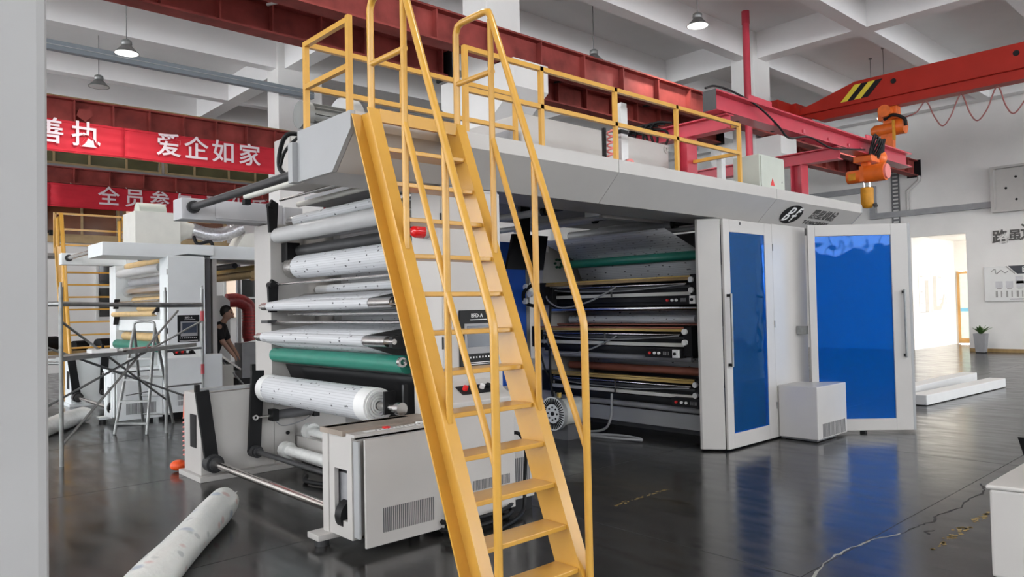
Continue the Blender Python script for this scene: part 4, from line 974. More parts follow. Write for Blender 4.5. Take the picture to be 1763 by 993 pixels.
for x in (7.6, 8.4, 9.2): MB().tube((x, 4.46, 3.672), (x, 4.46, 3.68), .025, 10).build('bolt_hole', BLACK, t)
MB().pipe([(6.9,4.42,3.92),(7.1,4.42,3.98),(7.4,4.38,3.96),(7.8,4.3,3.84),(8.2,4.28,3.68),(8.5,4.3,3.58),(9.0,4.29,3.66),(9.6,4.29,3.60),(10.2,4.29,3.66),(10.7,4.3,3.72)], .012, 8, 6).build('supply_cable', BLACK, t)
for k in range(4): MB().pipe([(7.1,5.0+.1*k,3.69),(7.05,5.2+.1*k,3.72),(7.1,5.3+.12*k,3.60),(7.08,5.2+.12*k,3.42-.02*k),(7.05,5.05+.14*k,3.45),(7.1,5.1+.15*k,3.62),(7.1,5.5+.12*k,3.70)], .014, 8, 6).build('cable_loop', BLACK, t)
t = thing('chain_hoist', 'orange chain hoist with yellow chain bag below the gantry', 'hoist', (10.95, 4.4, 2.94))
MB().box(10.85, 11.15, 4.27, 4.53, 3.58, 3.67).build('trolley', ORANGE, t, bevel=.01)
for y in (4.29, 4.51): MB().tube((10.92, y, 3.74), (10.92, y+.02, 3.74), .04, 12).build('trolley_wheel', DARK, t)
MB().ball((11.22, 4.3, 3.66), .1, 14, (1, 1, 1.2)).build('trolley_motor', ORANGE, t)
MB().bar((10.98, 4.4, 3.62), (10.98, 4.4, 3.48), .1, .1).build('hanger', ORANGE, t)
MB().tube((10.98, 4.40, 3.42), (10.98, 4.13, 3.42), .125, 22).build('motor', ORANGE, t, bevel=.01)
MB().tube((10.98, 4.13, 3.42), (10.98, 4.10, 3.42), .105, 22).build('motor_cover', PINKPL, t)
MB().box(10.88, 11.08, 4.40, 4.46, 3.31, 3.53).build('gear_flange', ORANGE, t)
MB().tube((10.98, 4.46, 3.40), (10.98, 4.66, 3.40), .095, 20).build('gearbox', ORANGE, t, bevel=.01)
MB().box(10.885, 10.9, 4.52, 4.62, 3.34, 3.44).build('rating_plate', AMBER, t)
for y in (4.36, 4.44): MB().tube((10.98, y, 3.22), (10.98, y, 3.32), .014, 8).build('chain', STEEL, t)
MB().lathe([(.0,.0),(.06,.01),(.085,.06),(.088,.28),(.08,.30),(.0,.31)], (10.98, 4.40, 2.92), n=14).build('chain_bag', AMBER, t)
MB().tube((10.98, 4.3, 2.98), (10.98, 4.28, 2.93), .03, 10).build('hook', DARK, t)
for k in range(7):
    a = k*.8
    MB().pipe([(10.8+.05*k, 4.28, 3.66+.03*math.sin(a)), (10.78+.06*k, 4.2, 3.86+.05*math.cos(a)), (10.95+.04*k, 4.22, 3.9), (11.1+.02*k, 4.25, 3.7+.04*math.sin(a))], .014, 6, 5).build('cable_loop', BLACK, t)

t = thing('power_cable', 'black power cable dropping from the console to a floor coil', 'cable', (4.0, 4.2, 0))
MB().pipe([(3.80,4.28,.62),(3.86,4.2,.63),(3.93,4.2,.5),(3.93,4.22,.25),(3.90,4.2,.06),(3.75,4.12,.02),(3.5,4.02,.02)], .014, 8, 6).build('drop', BLACK, t)
MB().pipe([(3.45+.32*math.cos(a*.45), 4.22+.14*math.sin(a*.45), .018+.004*a) for a in range(30)], .015, 8).build('coil', BLACK, t)
# ------------------------------------------------------------------ printing tower: three coating units on the far side of the gap
t = thing('printing_tower', 'dark printing tower frame holding the green roller', 'frame', (7.6, 6, 0))
MB().box(7.30, 8.6, 7.25, 7.55, 0, 2.52).build('far_frame', WHITE, t)
MB().box(7.75, 8.6, 4.82, 5.0, 0, 2.52).build('near_frame', DGREY, t)
MB().box(7.7, 8.6, 5.0, 7.25, 0, .18).build('base', DGREY, t)
MB().box(8.2, 8.25, 5.0, 7.25, .18, 2.52).build('back_screen', DGREY, t)
MB().box(7.15, 7.298, 7.22, 7.5, 1.93, 2.35).build('bearing_cheek', WHITE, t)
o = MB().tube((7.564, 4.86, 2.18), (7.564, 7.15, 2.18), .058, 22).build('green_roller', GREEN, t)
MB().tube((7.564, 7.15, 2.18), (7.564, 7.30, 2.18), .035, 14).build('roller_hub', GREEND, o)
for k in range(6):
    a = k*math.pi/3; MB().tube((7.45+.06*math.cos(a), 7.2, 2.2+.06*math.sin(a)), (7.45+.06*math.cos(a), 7.225, 2.2+.06*math.sin(a)), .018, 8).build('bolt', GREEND, t)
MB().box(7.38, 7.56, 4.9, 7.3, .12, .30).build('bottom_beam', SHADEW, t)
t = thing('printing_web', 'grey printed web rising behind the green roller', 'paper web', (7.8, 6, 1.9))
sheet([(6.9,2.46),(7.55,2.24),(7.68,2.0),(7.75,1.9)], 5.0, 7.0, 'upper_run', t)
sheet([(7.72,1.55),(7.62,1.38)], 5.0, 7.0, 'middle_run', t); sheet([(7.80,1.05),(7.74,.8)], 5.0, 7.0, 'lower_run', t)

def unit(i, zt, label, dx, cbx):
    """one coating unit: bars and rollers along Y between the frames"""
    t = thing('coating_unit', label, 'coating unit', (7.3, 6, zt-.4), 'stacked coating units')
    y0, y1 = 4.86, 7.24
    X = 7.2+dx
    MB().box(X-.03, X+.10, y0, y1, zt-.03, zt).build('top_bar', (WOODB, BRASS, BRASS)[i], t)
    MB().box(X-.02, X+.06, y0, y1, zt+.004, zt+.02).build('edge_strip', (BRASS, TERRA, BRASS)[i], t)
    MB().box(X+.10, X+.5, y0, y1, zt-.34, zt-.06).build('inner_mass', BLACK, t)
    MB().tube((X+.02, y0+.1, zt-.068), (X+.02, y1, zt-.068), .010, 10).build('steel_rod', STEEL, t)
    MB().box(X+.03, X+.10, y0, y1, zt-.12, zt-.09).build('rack_bar', DARK, t)
    MB().box(X+.0, X+.06, y0, y1, zt-.205, zt-.165).build('doctor_beam', CREAM, t)
    MB().box(X+.01, X+.08, y0, y1, zt-.27, zt-.22).build('lower_bar', BLACK, t)
    MB().tube((X+.10, y0, zt-.35), (X+.10, y1, zt-.35), .035, 16).build('steel_roller', STEEL if i == 0 else MGREY, t)
    if i == 0: MB().tube((X+.27, y0+.15, zt-.49), (X+.27, y1-.2, zt-.49), .05, 20).build('paper_roller', WEB, t)
    if i == 0: MB().box(X+.20, X+.28, y0, y1, zt-.56, zt-.545).build('red_strip', TERRA, t)
    if i == 1: MB().tube((X+.5, y0, zt-.53), (X+.5, y1-.1, zt-.53), .05, 20).build('red_roller', TERRA, t)
    # control box
    ca, cb_, cz = cbx
    b = MB().box(X-.12, X-.02, ca, cb_, cz-.05, cz+.05).build('button_box', BLACK, t)
    n = cb_-ca
    for f, m in ((.86, REDP), (.72, WTXT), (.6, WTXT)): MB().tube((X-.12, ca+n*f, cz), (X-.14, ca+n*f, cz), .016, 10).build('push_button', m, b)
    m = MB()
    for k in range(5): m.box(X-.123, X-.12, ca+n*(.34+.035*k), ca+n*(.352+.035*k), cz-.02, cz+.02)
    m.build('box_print', MGREY, b)
    w = MB().box(X-.15, X-.121, ca+n*.04, ca+n*.20, cz-.045, cz+.045).build('switch_plate', PAPERW, b)
    MB().tube((X-.151, ca+n*.13, cz), (X-.165, ca+n*.13, cz), .018, 10).build('rotary_switch', BLACK, w)
    # near end adjusters
    MB().box(X-.06, X+.12, y0-.10, y0, zt-.3, zt+.03).build('end_bracket', BLACK, t)
    for z in (zt-.03, zt-.15): MB().tube((X-.09, y0-.02, z), (X-.06, y0-.02, z), .032, 14).build('hand_wheel', PAPERW, t)
    MB().box(X-.03, X+.05, y1-.02, y1+.12, zt-.26, zt+.02).build('far_bracket', BLACK, t)
    MB().tube((X-.02, y0+1.2, zt-.20), (X-.02, y0+1.2, zt-.06), .012, 8).build('clamp', DARK, t)
    MB().pipe([(X-.02,y0+.1,zt-.08),(X-.05,y0+.9,zt-.13),(X-.05,y0+1.8,zt-.12),(X-.02,y1-.1,zt-.08)], .008, 6, 6).build('air_line', MGREY, t)
    return t
unit(0, 1.905, 'topmost coating unit with ochre beam beneath the green roller', .03, (4.72, 5.20, 1.645))
unit(1, 1.315, 'middle coating unit with brass strip below the white paper roller', -.12, (4.86, 5.36, 1.04))
unit(2, .705, 'lowest coating unit above the pale floor beam', .06, (4.62, 5.14, .47))
t = thing('gripper_head', 'black mechanical adjuster head with pale knobs before the blue panel', 'adjuster', (6.9, 7.1, 1.6))
MB().box(7.0, 7.25, 7.05, 7.2, 1.62, 1.85).build('body', BLACK, t)
MB().pipe([(6.92,7.2,1.9),(6.86,7.3,1.8),(6.9,7.32,1.66),(7.0,7.2,1.6)], .025, 8, 4).build('curved_arm', BLACK, t)
for y, z in ((7.28, 1.87), (7.2, 1.77), (7.3, 1.68)): MB().tube((6.9, y, z), (6.86, y, z), .04, 14).build('knob', PAPERW, t)
tag(MB().pipe([(7.1,7.0,1.85),(6.95,6.9,1.5),(6.98,6.95,1.0),(6.95,6.9,.5),(6.9,6.7,.15),(6.8,6.3,.04)], .018, 8, 6).build('black_hose', BLACK), 'black hose dropping past the coating units to the floor', 'hose')
tag(MB().pipe([(7.1,6.0,.5),(7.0,5.95,.2),(6.95,6.1,.05),(6.7,6.6,.03),(6.75,5.8,.03),(6.9,5.4,.03),(6.95,5.8,.03),(6.6,6.4,.03)], .016, 8, 6).build('floor_hose', MGREY), 'looped grey air hose on the floor under the coating units', 'hose')
# fan motor behind the ladder
t = thing('fan_motor', 'round grey motor with slotted fan cover on the floor behind the ladder', 'motor', (6.3, 6.25, 0))
MB().tube((6.30, 6.25, .32), (6.36, 6.25, .32), .2, 32).build('fan_cover', ALU, t, bevel=.02)
m = MB()
for k in range(36):
    a = 2*math.pi*k/36
    m.obox((6.297, 6.25+.15*math.cos(a), .32+.15*math.sin(a)), (.004,0,0), (0,.035*math.cos(a),.035*math.sin(a)), (0,-.006*math.sin(a),.006*math.cos(a)))
for k in range(8):
    a = 2*math.pi*k/8; m.tube((6.292, 6.25+.075*math.cos(a), .32+.075*math.sin(a)), (6.299, 6.25+.075*math.cos(a), .32+.075*math.sin(a)), .012, 8)
o = m.build('cover_slots', BLACK, t); o['kind'] = 'stuff'
MB().tube((6.29, 6.25, .32), (6.30, 6.25, .32), .025, 12).build('centre_hole', BLACK, t)
MB().tube((6.36, 6.25, .32), (6.75, 6.25, .32), .16, 24).build('housing', CREAM, t)
MB().box(6.42, 6.7, 6.12, 6.38, 0, .18).build('foot', DGREY, t); MB().tube((6.42, 6.25, .5), (6.42, 6.25, .56), .03, 10).build('lifting_eye', BRASS, t)
# blue panel and monitor at the gap
t = thing('blue_guard_panel', 'tall blue guard panel at the back of the printing gap', 'panel', (6.5, 7.55, 0))
MB().box(5.2, 7.14, 7.56, 7.60, .02, 2.5).build('sheet', BLUEP, t); MB().box(7.14, 7.2, 7.55, 7.61, 0, 2.5).build('edge_post', WHITE, t); MB().box(5.15, 5.2, 7.55, 7.61, 0, 2.5).build('edge_post', WHITE, t)
t = thing('monitor', 'large black monitor hung above the blue guard panel', 'monitor', (6, 6.3, 2.04))
MB().add([(5.66,6.3,2.04),(6.25,6.3,2.04),(6.40,6.36,2.46),(5.83,6.36,2.46),(5.66,6.34,2.04),(6.25,6.34,2.04),(6.40,6.4,2.46),(5.83,6.4,2.46)], [(0,1,2,3),(7,6,5,4),(0,4,5,1),(1,5,6,2),(2,6,7,3),(3,7,4,0)]).build('screen_panel', SCREEN, t)
MB().box(6.0, 6.15, 6.41, 6.46, 2.3, 2.8).build('hanger', BLACK, t)
# ------------------------------------------------------------------ door housing at the right end
t = thing('door_housing', 'white housing with blue windowed door at the right of the coating units', 'housing', (7.8, 4.6, 0))
MB().prism([(6.91,4.61),(6.91,4.575),(7.06,4.385),(7.06,4.61)], 'z', .02, 2.52).build('corner_post', WHITE, t, bevel=.008)
d = MB().frame(7.065, 8.115, .02, 2.515, .1, 4.355, 4.385, hole=(7.10+.09, 7.945, .18, 2.375)).build('door', WHITE, t, bevel=.004)
MB().box(7.18, 7.955, 4.364, 4.372, .17, 2.385).build('blue_window', BLUEW, d)
h = MB().tube((7.115, 4.31, .91), (7.115, 4.31, 1.70), .014, 10).build('handle', GALV, d)
for z in (.93, 1.68): MB().box(7.10, 7.13, 4.31, 4.355, z-.015, z+.015).build('handle_foot', BLACK, h)
for z in (.35, 1.3, 2.2): MB().box(8.112, 8.122, 4.345, 4.355, z, z+.08).build('hinge', GALV, t)
MB().box(8.125, 8.95, 4.36, 4.385, .02, 2.52).build('side_panel', WHITE, t, bevel=.004)
MB().box(7.06, 8.95, 4.385, 4.62, 2.49, 2.52).build('top_sheet', WHITE, t)
MB().box(8.93, 8.95, 4.386, 4.62, .02, 2.49).build('end_panel', WHITE, t)
MB().box(7.065, 8.93, 4.60, 4.62, .02, 2.49).build('rear_sheet', BLACK, t)
for z in (.5, 1.2, 1.9):
    MB().tube((7.5, 4.5, z), (7.5, 4.595, z), .17, 24).build('gear_wheel', MGREY, t)
# open door
hx, hy, ex, ey = 8.715, 4.218, 9.565, 3.385
u = Vector((ex-hx, ey-hy, 0)).normalized(); nn = Vector((u.y, -u.x, 0)); L = math.hypot(ex-hx, ey-hy)
def dbox(m, s0, s1, z0, z1, d0=-.02, d1=.02):
    c = Vector((hx, hy, (z0+z1)/2))+u*(s0+s1)/2+nn*(d0+d1)/2
    return m.obox(c, u*(s1-s0)/2, nn*(d1-d0)/2, (0, 0, (z1-z0)/2))
t = thing('open_door', 'wide open white door with large bright blue window', 'door', (9.1, 3.8, .03))
m = MB(); dbox(m, 0, .085, .03, 2.52); dbox(m, .99, L, .03, 2.52); dbox(m, .085, .99, .03, .17); dbox(m, .085, .99, 2.385, 2.52)
m.build('door_frame', WHITE, t, bevel=.004)
dbox(MB(), .08, .995, .165, 2.39, -.004, .004).build('blue_window', BLUEW, t)
dbox(MB(), L-.0, L+.03, .03, 2.52, -.035, .02).build('edge_strip', SHADEW, t)
p = Vector((hx, hy, 0))+u*1.115+nn*.06
h = MB().tube(p+Vector((0,0,.90)), p+Vector((0,0,1.72)), .014, 10).build('handle', GALV, t)
for z in (.93, 1.69): MB().bar(p+Vector((0,0,z)), p-nn*.04+Vector((0,0,z)), .03, .03).build('handle_foot', BLACK, h)
q = Vector((hx, hy, 0))+u*.6
MB().box(q.x-.03, q.x+.03, q.y-.03, q.y+.03, 0, .03).build('castor', BLACK, t)
MB().box(8.65, 8.72, 4.24, 4.355, 1.2, 1.3).build('hinge_arm', GALV, t)
t = thing('vent_box', 'small white box with vent slots before the open blue door', 'box', (8.5, 4.1, 0))
MB().prism([(8.15,4.352),(8.15,3.885),(8.90,3.885),(8.90,3.985),(8.67,4.215),(8.67,4.352)], 'z', .03, .625).build('body', WHITE, t, bevel=.008)
MB().box(8.17, 8.66, 3.91, 4.34, .01, .03).build('skid', DGREY, t); MB().box(8.2, 8.64, 3.93, 4.3, 0, .01).build('pad', BLACK, t)
slots(8.27, 8.86, .045, .2, 3.885, 22, t)
# floor clutter under the housing
tag(MB().box(8.95, 9.25, 4.3, 4.5, 0, .12).build('floor_bracket', DGREY), 'dark bracket on the floor below the open blue door', 'bracket')

# ------------------------------------------------------------------ second machine
OFF[0] = Vector((.47, 7.72, 0))
_w = WHITE; WHITE = DAYLITW; _c = SHADEW; SHADEW = DAYLITW  # both whites swapped for the copy with daylight in its colour
machine(False)
WHITE = _w; SHADEW = _c
OFF[0] = Vector((0, 0, 0))
t = thing('second_catwalk', 'plain white fascia box on top of the second machine', 'fascia', (4, 12.4, 2.5))
MB().prism([(2.87,2.50),(3.75,2.495),(4.1,2.56),(4.5,2.54),(4.5,2.71),(2.87,2.70)], 'y', 12.15, 13.0).build('fascia', DAYLITW, t, bevel=.006)
MB().box(4.5, 9.0, 12.3, 13.1, 2.5, 2.72).build('fascia_run', DAYLITW, t)
MB().box(4.5, 9.0, 13.1, 15.4, 2.62, 2.72).build('roof_sheet', DAYLITW, t)
t = thing('second_printing_tower', 'tan roller stack of the second machine behind the scaffold', 'roller tower', (6.5, 14, 0))
MB().box(4.42, 4.5, 12.3, 12.5, 0, 2.5).build('door_edge', DGREY, t); MB().box(4.55, 4.62, 12.35, 12.6, 0, 2.5).build('post', WHITE, t)
for x, z, r, m_ in ((5.6, 2.30, .075, TAN), (5.9, 2.42, .10, BRASS), (6.6, 2.36, .07, TAN), (5.25, 2.45, .05, DARK)):
    MB().tube((x, 13.15, z), (x, 15.6, z), r, 18).build('roller', m_, t)
t = thing('blower_unit', 'cream blower box with round fan case on the second machine', 'blower', (4, 13.5, 2.72))
MB().box(3.62, 4.35, 13.25, 13.95, 2.80, 3.34).build('casing', CREAM, t, bevel=.01)
MB().tube((3.72, 13.5, 3.34), (4.15, 13.5, 3.34), .17, 24).build('fan_case', SAGE, t)
MB().lathe([(.24,0),(.2,.1),(.14,.22),(.13,.3)], (4.35, 13.55, 3.08), (1,-.1,0), 20).build('cone_duct', CREAM, t)
for x in (3.7, 4.25): MB().box(x, x+.06, 13.3, 13.4, 2.72, 2.80).build('foot', BLACK, t)
t = thing('flexible_duct', 'silver ribbed flexible duct beside the cream blower', 'duct', (5.0, 13.4, 2.9))
pts = [Vector((4.62+.88*k/44, 13.5-.05*k/44, 3.09-.12*math.sin(math.pi*k/44)+.10*(k/44))) for k in range(45)]
MB().pipe(pts, [.12+.012*(k % 2) for k in range(45)], 16).build('ribbed_sleeve', SILVER, t)
MB().prism([(5.3,2.72),(6.1,2.72),(6.1,3.15),(5.5,3.05)], 'y', 13.3, 13.8).build('receiving_hood', CREAM, t)
MB().pipe([(4.55,13.2,2.95),(4.6,13.15,2.82),(4.8,13.1,2.86),(4.85,13.1,2.70)], .03, 8, 5).build('black_pipe', BLACK, t)

# yellow ladder and landing behind the second machine
t = thing('far_ladder', 'far yellow ladder with tube handrails behind the second machine', 'ladder', (3.7, 17, 0))
for x in (3.28, 4.42):
    MB().bar((x, 17.2, 3.0), (x-.05, 16.1, 0), .09, .16, (1,0,0)).build('stringer', YEL, t)
    MB().pipe([(x-.02,17.2,2.9),(x-.02,17.2,3.6),(x-.02,16.9,3.65),(x-.08,15.9,.9),(x-.08,15.9,0)], .03, 8).build('handrail', YEL, t)
    MB().tube((x-.05, 16.6, 1.4), (x-.05, 16.6, 2.85), .025, 8).build('handrail_post', YEL, t)
for k in range(11):
    z = 2.75-.25*k; y = 17.2-1.1*(3.0-z)/3.0
    MB().box(3.3, 4.36, y-.1, y+.1, z-.03, z).build('tread', YEL, t)
t = thing('far_railing', 'far yellow railing on the landing above the far ladder', 'railing', (4, 17.5, 3.0))
for x in (3.25, 4.55, 5.5):
    MB().box(x-.025, x+.025, 17.42, 17.47, 2.9, 3.74).build('post', YEL, t)
for z in (3.72, 3.4, 3.08): MB().box(3.25, 6.4, 17.42, 17.47, z-.02, z+.02).build('rail', YEL, t)
MB().box(3.1, 7.4, 17.4, 18.3, 2.84, 2.9).build('deck', MGREY, t)
for x in (3.15, 7.3): MB().box(x, x+.08, 18.15, 18.25, 0, 2.84).build('deck_leg', MGREY, t)

# scaffold
t = thing('scaffold', 'galvanised tube scaffold with deck and cross braces at the left', 'scaffold', (2.5, 9.9, 0))
P1, P2, P3, P4 = (1.755, 9.135), (1.32, 9.85), (3.27, 10.6), (3.80, 10.72)
for p, z in ((P1, 1.92), (P2, 1.92), (P3, 1.92), (P4, 1.95)):
    MB().tube((p[0], p[1], 0), (p[0], p[1], z), .022, 12).build('standard', GALV, t)
    MB().tube((p[0], p[1], z), (p[0], p[1], z+.05), .014, 8).build('spigot', GALV, t)
def tb(a, za, b, zb, nm, r=.017): MB().tube((a[0], a[1], za), (b[0], b[1], zb), r, 10).build(nm, GALV, t)
tb(P1, 1.74, P3, 1.72, 'ledger', .026); tb(P3, 1.72, P4, 1.72, 'ledger', .026); tb(P1, 1.74, P2, 1.74, 'ledger', .026); tb(P2, 1.74, P4, 1.74, 'ledger', .02)
tb(P1, 1.10, P2, 1.10, 'ledger'); tb(P3, 1.10, P4, 1.12, 'ledger'); tb(P3, .62, P4, .62, 'ledger', .012)
tb(P1, 1.55, (3.27, 10.6), .45, 'cross_brace', .014); tb(P1, .22, (3.45, 10.65), 1.65, 'cross_brace', .014)
tb(P2, 1.45, P4, .35, 'cross_brace', .014); tb(P2, .35, P4, 1.5, 'cross_brace', .014)
dk = Vector((P3[0]-P1[0], P3[1]-P1[1], 0)); 
MB().bar((P1[0]-.02, P1[1]+.05, 1.14), (P3[0]+.4, P3[1]+.05, 1.17), .06, .05).build('deck_edge', GALV, t)
MB().bar((P1[0]-.15, P1[1]+.35, 1.13), (P3[0]+.2, P3[1]+.3, 1.16), .45, .03).build('deck', GALV, t)
MB().bar((2.55, 9.85, 1.155), (2.95, 10.25, 1.16), .07, .06).build('red_tape', mat('faded_red', (.4,.05,.06), .5, var=.2), t)
for z in (1.5, .75): MB().tube((P4[0], P4[1], z), (P4[0], P4[1], z+.14), .025, 10).build('red_band', MATS['faded_red'], t)
t = thing('white_tray', 'small white tray lying on the scaffold deck', 'tray', (2.2, 9.7, 1.15))
MB().box(2.12, 2.38, 9.45, 9.7, 1.175, 1.215).build('tray_body', PAPERW, t)
tag(MB().tube((2.5,9.75,1.18),(2.62,9.86,1.18),.03,10).build('steel_coupler', STEEL), 'shiny steel coupler lying on the scaffold deck', 'coupler')

# folding trestle ladder
t = thing('trestle_ladder', 'folding aluminium trestle ladder standing under the scaffold', 'ladder', (3.0, 11, 0))
F1, F2, B1, B2 = (2.735, 11.02), (3.04, 10.66), (3.33, 11.85), (3.63, 11.45)
T1, T2 = (3.08, 11.35), (3.28, 11.1)
for a, b in ((F1, T1), (F2, T2), (B1, T1), (B2, T2)):
    MB().tube((a[0], a[1], 0), (b[0], b[1], 1.42), .02, 10).build('leg', GALV, t)
MB().pipe([(T1[0],T1[1],1.4),(T1[0]+.02,T1[1]-.02,1.5),(T2[0]-.02,T2[1]+.02,1.5),(T2[0],T2[1],1.4)], .018, 8, 4).build('top_hoop', GALV, t)
for k in range(1, 5):
    f = k*.2-.1
    a = Vector((F1[0]*(1-f)+T1[0]*f, F1[1]*(1-f)+T1[1]*f, 1.42*f)); b = Vector((F2[0]*(1-f)+T2[0]*f, F2[1]*(1-f)+T2[1]*f, 1.42*f))
    MB().bar(a, b, .05, .025).build('step', GALV, t)
    c = Vector((B1[0]*(1-f)+T1[0]*f, B1[1]*(1-f)+T1[1]*f, 1.42*f)); d = Vector((B2[0]*(1-f)+T2[0]*f, B2[1]*(1-f)+T2[1]*f, 1.42*f))
    if k < 4: MB().tube(c, d, .012, 8).build('rear_rung', GALV, t)
MB().tube((2.9, 11.1, .5), (3.4, 11.5, .5), .008, 6).build('spreader', GALV, t)

# tall white unit with red duct and box behind the worker
t = thing('heater_cabinet', 'white arched heater cabinet behind the worker', 'cabinet', (5.6, 16, 0))
MB().prism([(4.95,0),(6.15,0),(6.15,1.86),(6.0,1.98),(5.7,1.97),(5.4,1.85),(5.2,1.7),(4.95,1.6)], 'y', 15.7, 16.3).build('shell', WHITE, t)
MB().box(6.0, 6.05, 15.65, 15.7, 1.3, 1.36).build('black_valve', BLACK, t)
t = thing('red_duct', 'dark red flexible duct bending down from the white heater cabinet', 'duct', (6.5, 15.9, .75))
pp = [Vector((6.15,15.9,1.87)), Vector((6.4,15.88,1.87)), Vector((6.6,15.86,1.75)), Vector((6.64,15.86,1.5)), Vector((6.62,15.86,1.2)), Vector((6.66,15.86,1.0))]
m = MB().pipe(pp, .15, 16, 6); m.build('sleeve', REDDUCT, t)
for k in range(9): z = 1.05+.07*k; MB().ring((6.635,15.86,z),(6.635,15.86,z+.012),.158,.14,16).build('hoop', REDP, t)
MB().box(6.4, 6.95, 15.7, 16.1, .2, .95).build('lower_box', MGREY, t); MB().box(6.3, 7.0, 15.65, 16.15, 0, .2).build('dark_base', BLACK, t)
t = thing('steel_chute', 'shiny steel chute leaning beside the worker', 'chute', (5.2, 14.3, .6))
MB().bar((4.95, 14.1, 1.05), (5.75, 14.35, .50), .22, .04).build('plate', STEEL, t)
MB().tube((5.35, 14.3, .8), (5.95, 14.1, 0), .018, 8).build('leg', GALV, t)
MB().box(4.6, 5.62, 14.2, 15.0, 0, .62).build('base_box', CREAM, t, bevel=.008)

# polythene wrapped rolls on the floor
def wrapped(name, a, b, r, label, m_, seed):
    random.seed(seed); t = thing(name, label, 'wrapped roll', (a[0], a[1], 0), 'wrapped rolls on the floor')
    A, B = Vector((a[0], a[1], r)), Vector((b[0], b[1], r)); d = (B-A).normalized(); s = Vector((-d.y, d.x, 0)); up = Vector((0,0,1)); n, mm = 28, 40
    ph = [random.uniform(0, 6.28) for _ in range(6)]
    def fn(u, v):
        th = 2*math.pi*v; w = 1+.03*math.sin(3*th+ph[0]+9*u)+.02*math.sin(5*th+ph[1]-17*u)+.03*math.sin(14*u+ph[2])
        if u > .94: w *= 1-.35*((u-.94)/.06)**2
        rr = r*w; p = A+(B-A)*u+s*math.cos(th)*rr+up*math.sin(th)*rr
        p.z = max(p.z, .003); return p
    mb_ = MB().grid(fn, mm, n); e0 = [fn(1, k/n) for k in range(n)]; mb_.add(e0, [tuple(range(n))])
    mb_.build('wrap', m_, t)
    tl = MB()
    for k in range(5):
        a_ = k*1.2; q = B+s*math.cos(a_)*r*.45+up*math.sin(a_)*r*.45-d*.01; e1 = s*math.cos(a_+.5)*.035+up*math.sin(a_+.5)*.035
        tl.add([q, q+d*.03+e1*.5, q+d*.035+e1, q+e1], [(0,1,2,3)])
    tl.build('loose_film', m_, t, solid=.002)
wrapped('wrapped_roll', (.62, 3.45), (2.30, 5.97), .118, 'polythene wrapped printed roll lying on the near floor', WRAP, 3)
wrapped('wrapped_roll', (1.6, 10.9), (2.78, 12.75), .12, 'plain white wrapped roll lying beyond the scaffold', PVC, 5)

# orange plastic bundle beside the far unwinder plate
t = thing('plastic_bundle', 'orange plastic bag and spiral tube beside the unwinder side box', 'plastic bundle', (2.6, 7.95, 0))
MB().ball((2.56, 7.93, .06), .07, 14, (1.2, 1, .8)).build('bag', ORPL, t)
MB().tube((2.63, 7.9, .55), (2.64, 7.9, .78), .03, 10).build('orange_tube', ORPL, t)
MB().pipe([(2.63+.028*math.cos(k*.8), 7.9+.028*math.sin(k*.8), .14+.006*k) for k in range(70)], .009, 6).build('spiral', PINKPL, t)
MB().tube((2.64, 7.89, .16), (2.66, 7.89, .32), .02, 8).build('blue_tag', BLUEP, t)
tag(MB().tube((3.2, 15.75, 0), (3.2, 15.75, .5), .06, 14, r2=.04).build('marker_post', ORPL), 'small orange marker post beside the far ladder', 'marker')

# clutter behind the scaffold: dark machine parts under the far ladder
t = thing('parts_bench', 'low bench of dark machine parts below the far ladder', 'bench', (3, 19.4, 0))
MB().box(2.0, 5.2, 19.0, 19.8, .75, .82).build('top', WOODB, t)
for x in (2.05, 5.1): MB().box(x, x+.06, 19.05, 19.75, 0, .75).build('leg', DGREY, t)
for i, (x, z, r) in enumerate(((2.6, .95, .13), (3.0, .92, .1), (3.5, 1.0, .16), (4.1, .93, .11), (4.6, .95, .12))):
    MB().tube((x-.15, 19.3, z), (x+.15, 19.5, z), r, 12).build('machine_part', BLACK, t)

# ------------------------------------------------------------------ worker bending over the chute
t = thing('person', 'person in a black shirt bending over the steel chute', 'person', (4.95, 13.35, 0))
def limb(mb_, pts):
    for (p, r), (q, r2) in zip(pts[:-1], pts[1:]):
        mb_.tube(p, q, r, 14, r2=r2)
    for p, r in pts: mb_.ball(p, r, 14)
bx, by = 4.90, 13.38
def P(f, s, z): return (bx+f*.83+s*.55, by-f*.55+s*.83, z)     # f: facing the chute (right), s: to the person's left
hip, chest, neck = P(0,0,.92), P(.10,0,1.22), P(.19,0,1.42)
body = MB()
limb(body, [(hip,.13),(P(.05,0,1.06),.12),(chest,.135),(P(.16,0,1.34),.10),(neck,.055),(P(.25,0,1.50),.052)])
for s in (-1, 1):
    limb(body, [(P(0,.09*s,.90),.095),(P(.04,.1*s,.50),.06),(P(-.02,.11*s,.10),.042)])
    limb(body, [(P(.17,.17*s,1.36),.062),(P(.24,.22*s,1.10),.045),(P(.38,.16*s,.90),.034),(P(.42,.14*s,.84),.03)])
    limb(body, [(P(-.03,.11*s,.06),.045),(P(.16,.12*s,.035),.035)])
    for k in range(4): limb(body, [(P(.42,.14*s+(k-1.5)*.018,.83),.011),(P(.45,.14*s+(k-1.5)*.02,.78),.010),(P(.455,.14*s+(k-1.5)*.018,.745+.01*abs(k-1.5)),.009)])
    limb(body, [(P(.41,.14*s-.03*s,.84),.012),(P(.45,.10*s,.80),.010)])
hd = P(.28,0,1.60)
body.ball(hd, .1, 18, (1, .85, 1.2)); limb(body, [(P(.36,0,1.56),.03),(P(.375,0,1.53),.022)])
body.ball(P(.385,0,1.585), .018, 8)
for s in (-1, 1): body.ball(P(.27,.085*s,1.59), .024, 8, (.6,.6,1.2))
b = body.build('body', SKIN, t)
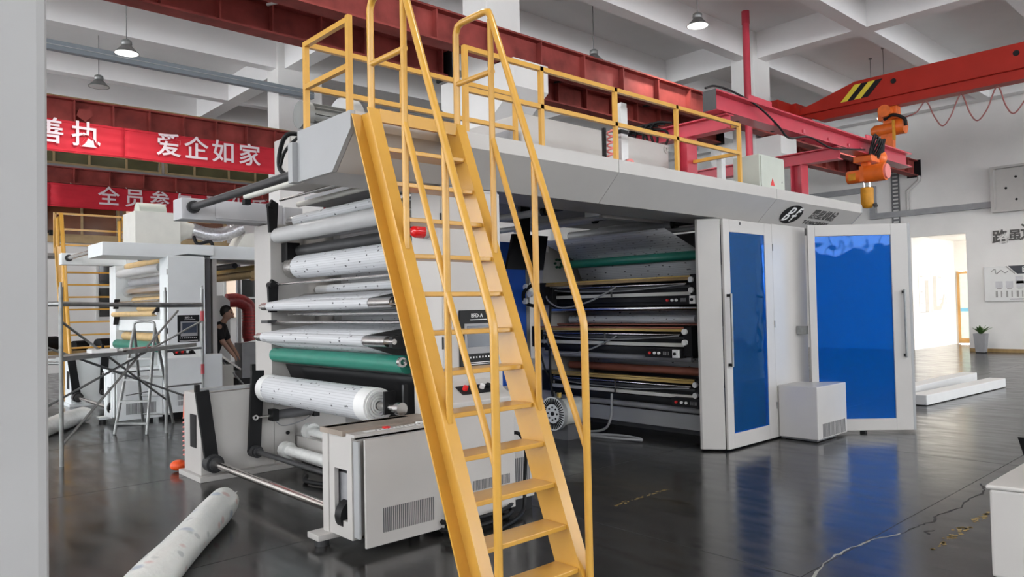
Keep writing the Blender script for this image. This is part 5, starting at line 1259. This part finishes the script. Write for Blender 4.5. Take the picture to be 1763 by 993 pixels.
r = b.modifiers.new('skin', 'REMESH'); r.mode = 'VOXEL'; r.voxel_size = .009; r.use_smooth_shade = True
s_ = b.modifiers.new('soft', 'SMOOTH'); s_.iterations = 3; s_.factor = .5
sh = MB(); limb(sh, [(P(0,0,.95),.145),(P(.05,0,1.06),.135),(chest,.15),(P(.16,0,1.35),.112)])
for s in (-1, 1): limb(sh, [(P(.16,.15*s,1.36),.078),(P(.22,.205*s,1.17),.066)])
b = sh.build('shirt', SHIRT, t); r = b.modifiers.new('skin', 'REMESH'); r.mode = 'VOXEL'; r.voxel_size = .01; r.use_smooth_shade = True
tr = MB(); limb(tr, [(P(0,0,.93),.142)])
for s in (-1, 1): limb(tr, [(P(0,.085*s,.90),.108),(P(.04,.1*s,.50),.078),(P(-.02,.11*s,.09),.065)])
b = tr.build('trousers', JEANS, t); r = b.modifiers.new('skin', 'REMESH'); r.mode = 'VOXEL'; r.voxel_size = .01; r.use_smooth_shade = True
hr = MB(); hr.ball(P(.255,0,1.635), .105, 16, (1, .9, 1.1)); hr.build('hair', HAIR, t)
for s in (-1, 1):
    MB().ball(P(.358,.035*s,1.605), .011, 8).build('eye', HAIR, t)
    sh_ = MB(); limb(sh_, [(P(-.04,.11*s,.05),.05),(P(.17,.12*s,.038),.038)]); sh_.build('shoe', RUBBER, t)
random.seed(11)

OFF[0] = Vector((.22, 1.2, 0))
t = thing('tube_trolley', 'bent grey tube trolley frame at the far left behind the scaffold', 'trolley', (2.0, 12, 0))
MB().pipe([(1.95,11.95,.95),(1.95,11.95,.2),(1.99,11.93,.05),(2.08,11.86,.02),(2.3,11.7,.02)], .03, 10).build('near_tube', GALV, t)
MB().pipe([(1.75,12.5,.95),(1.75,12.5,.2),(1.79,12.48,.05),(1.9,12.4,.02),(2.1,12.25,.02)], .03, 10).build('far_tube', GALV, t)
MB().tube((1.95,11.95,.9),(1.75,12.5,.9),.025,8).build('cross_tube', GALV, t); MB().box(1.5,1.98,12.0,12.5,.3,.85).build('dark_box', BLACK, t)

OFF[0] = Vector((0, 0, 0))
for i, (z, lab) in enumerate(((1.72, 'grey air hose looping across the topmost coating unit'), (1.12, 'grey air hose looping across the middle coating unit'))):
    tag(MB().pipe([(7.08,7.1,z+.05),(6.98,6.95,z-.05),(6.97,6.7,z-.14),(7.0,6.3,z-.08),(7.05,6.0,z+.04),(7.1,5.9,z+.1)], .011, 8, 6).build('air_hose', MGREY), lab, 'hose', 'air hoses on the coating units')
tag(MB().pipe([(7.05,7.2,1.45),(6.9,7.1,1.2),(6.92,7.0,.8),(7.0,6.95,.6)], .013, 8, 6).build('air_hose', BLACK), 'black air hose hanging at the far end of the coating units', 'hose', 'air hoses on the coating units')
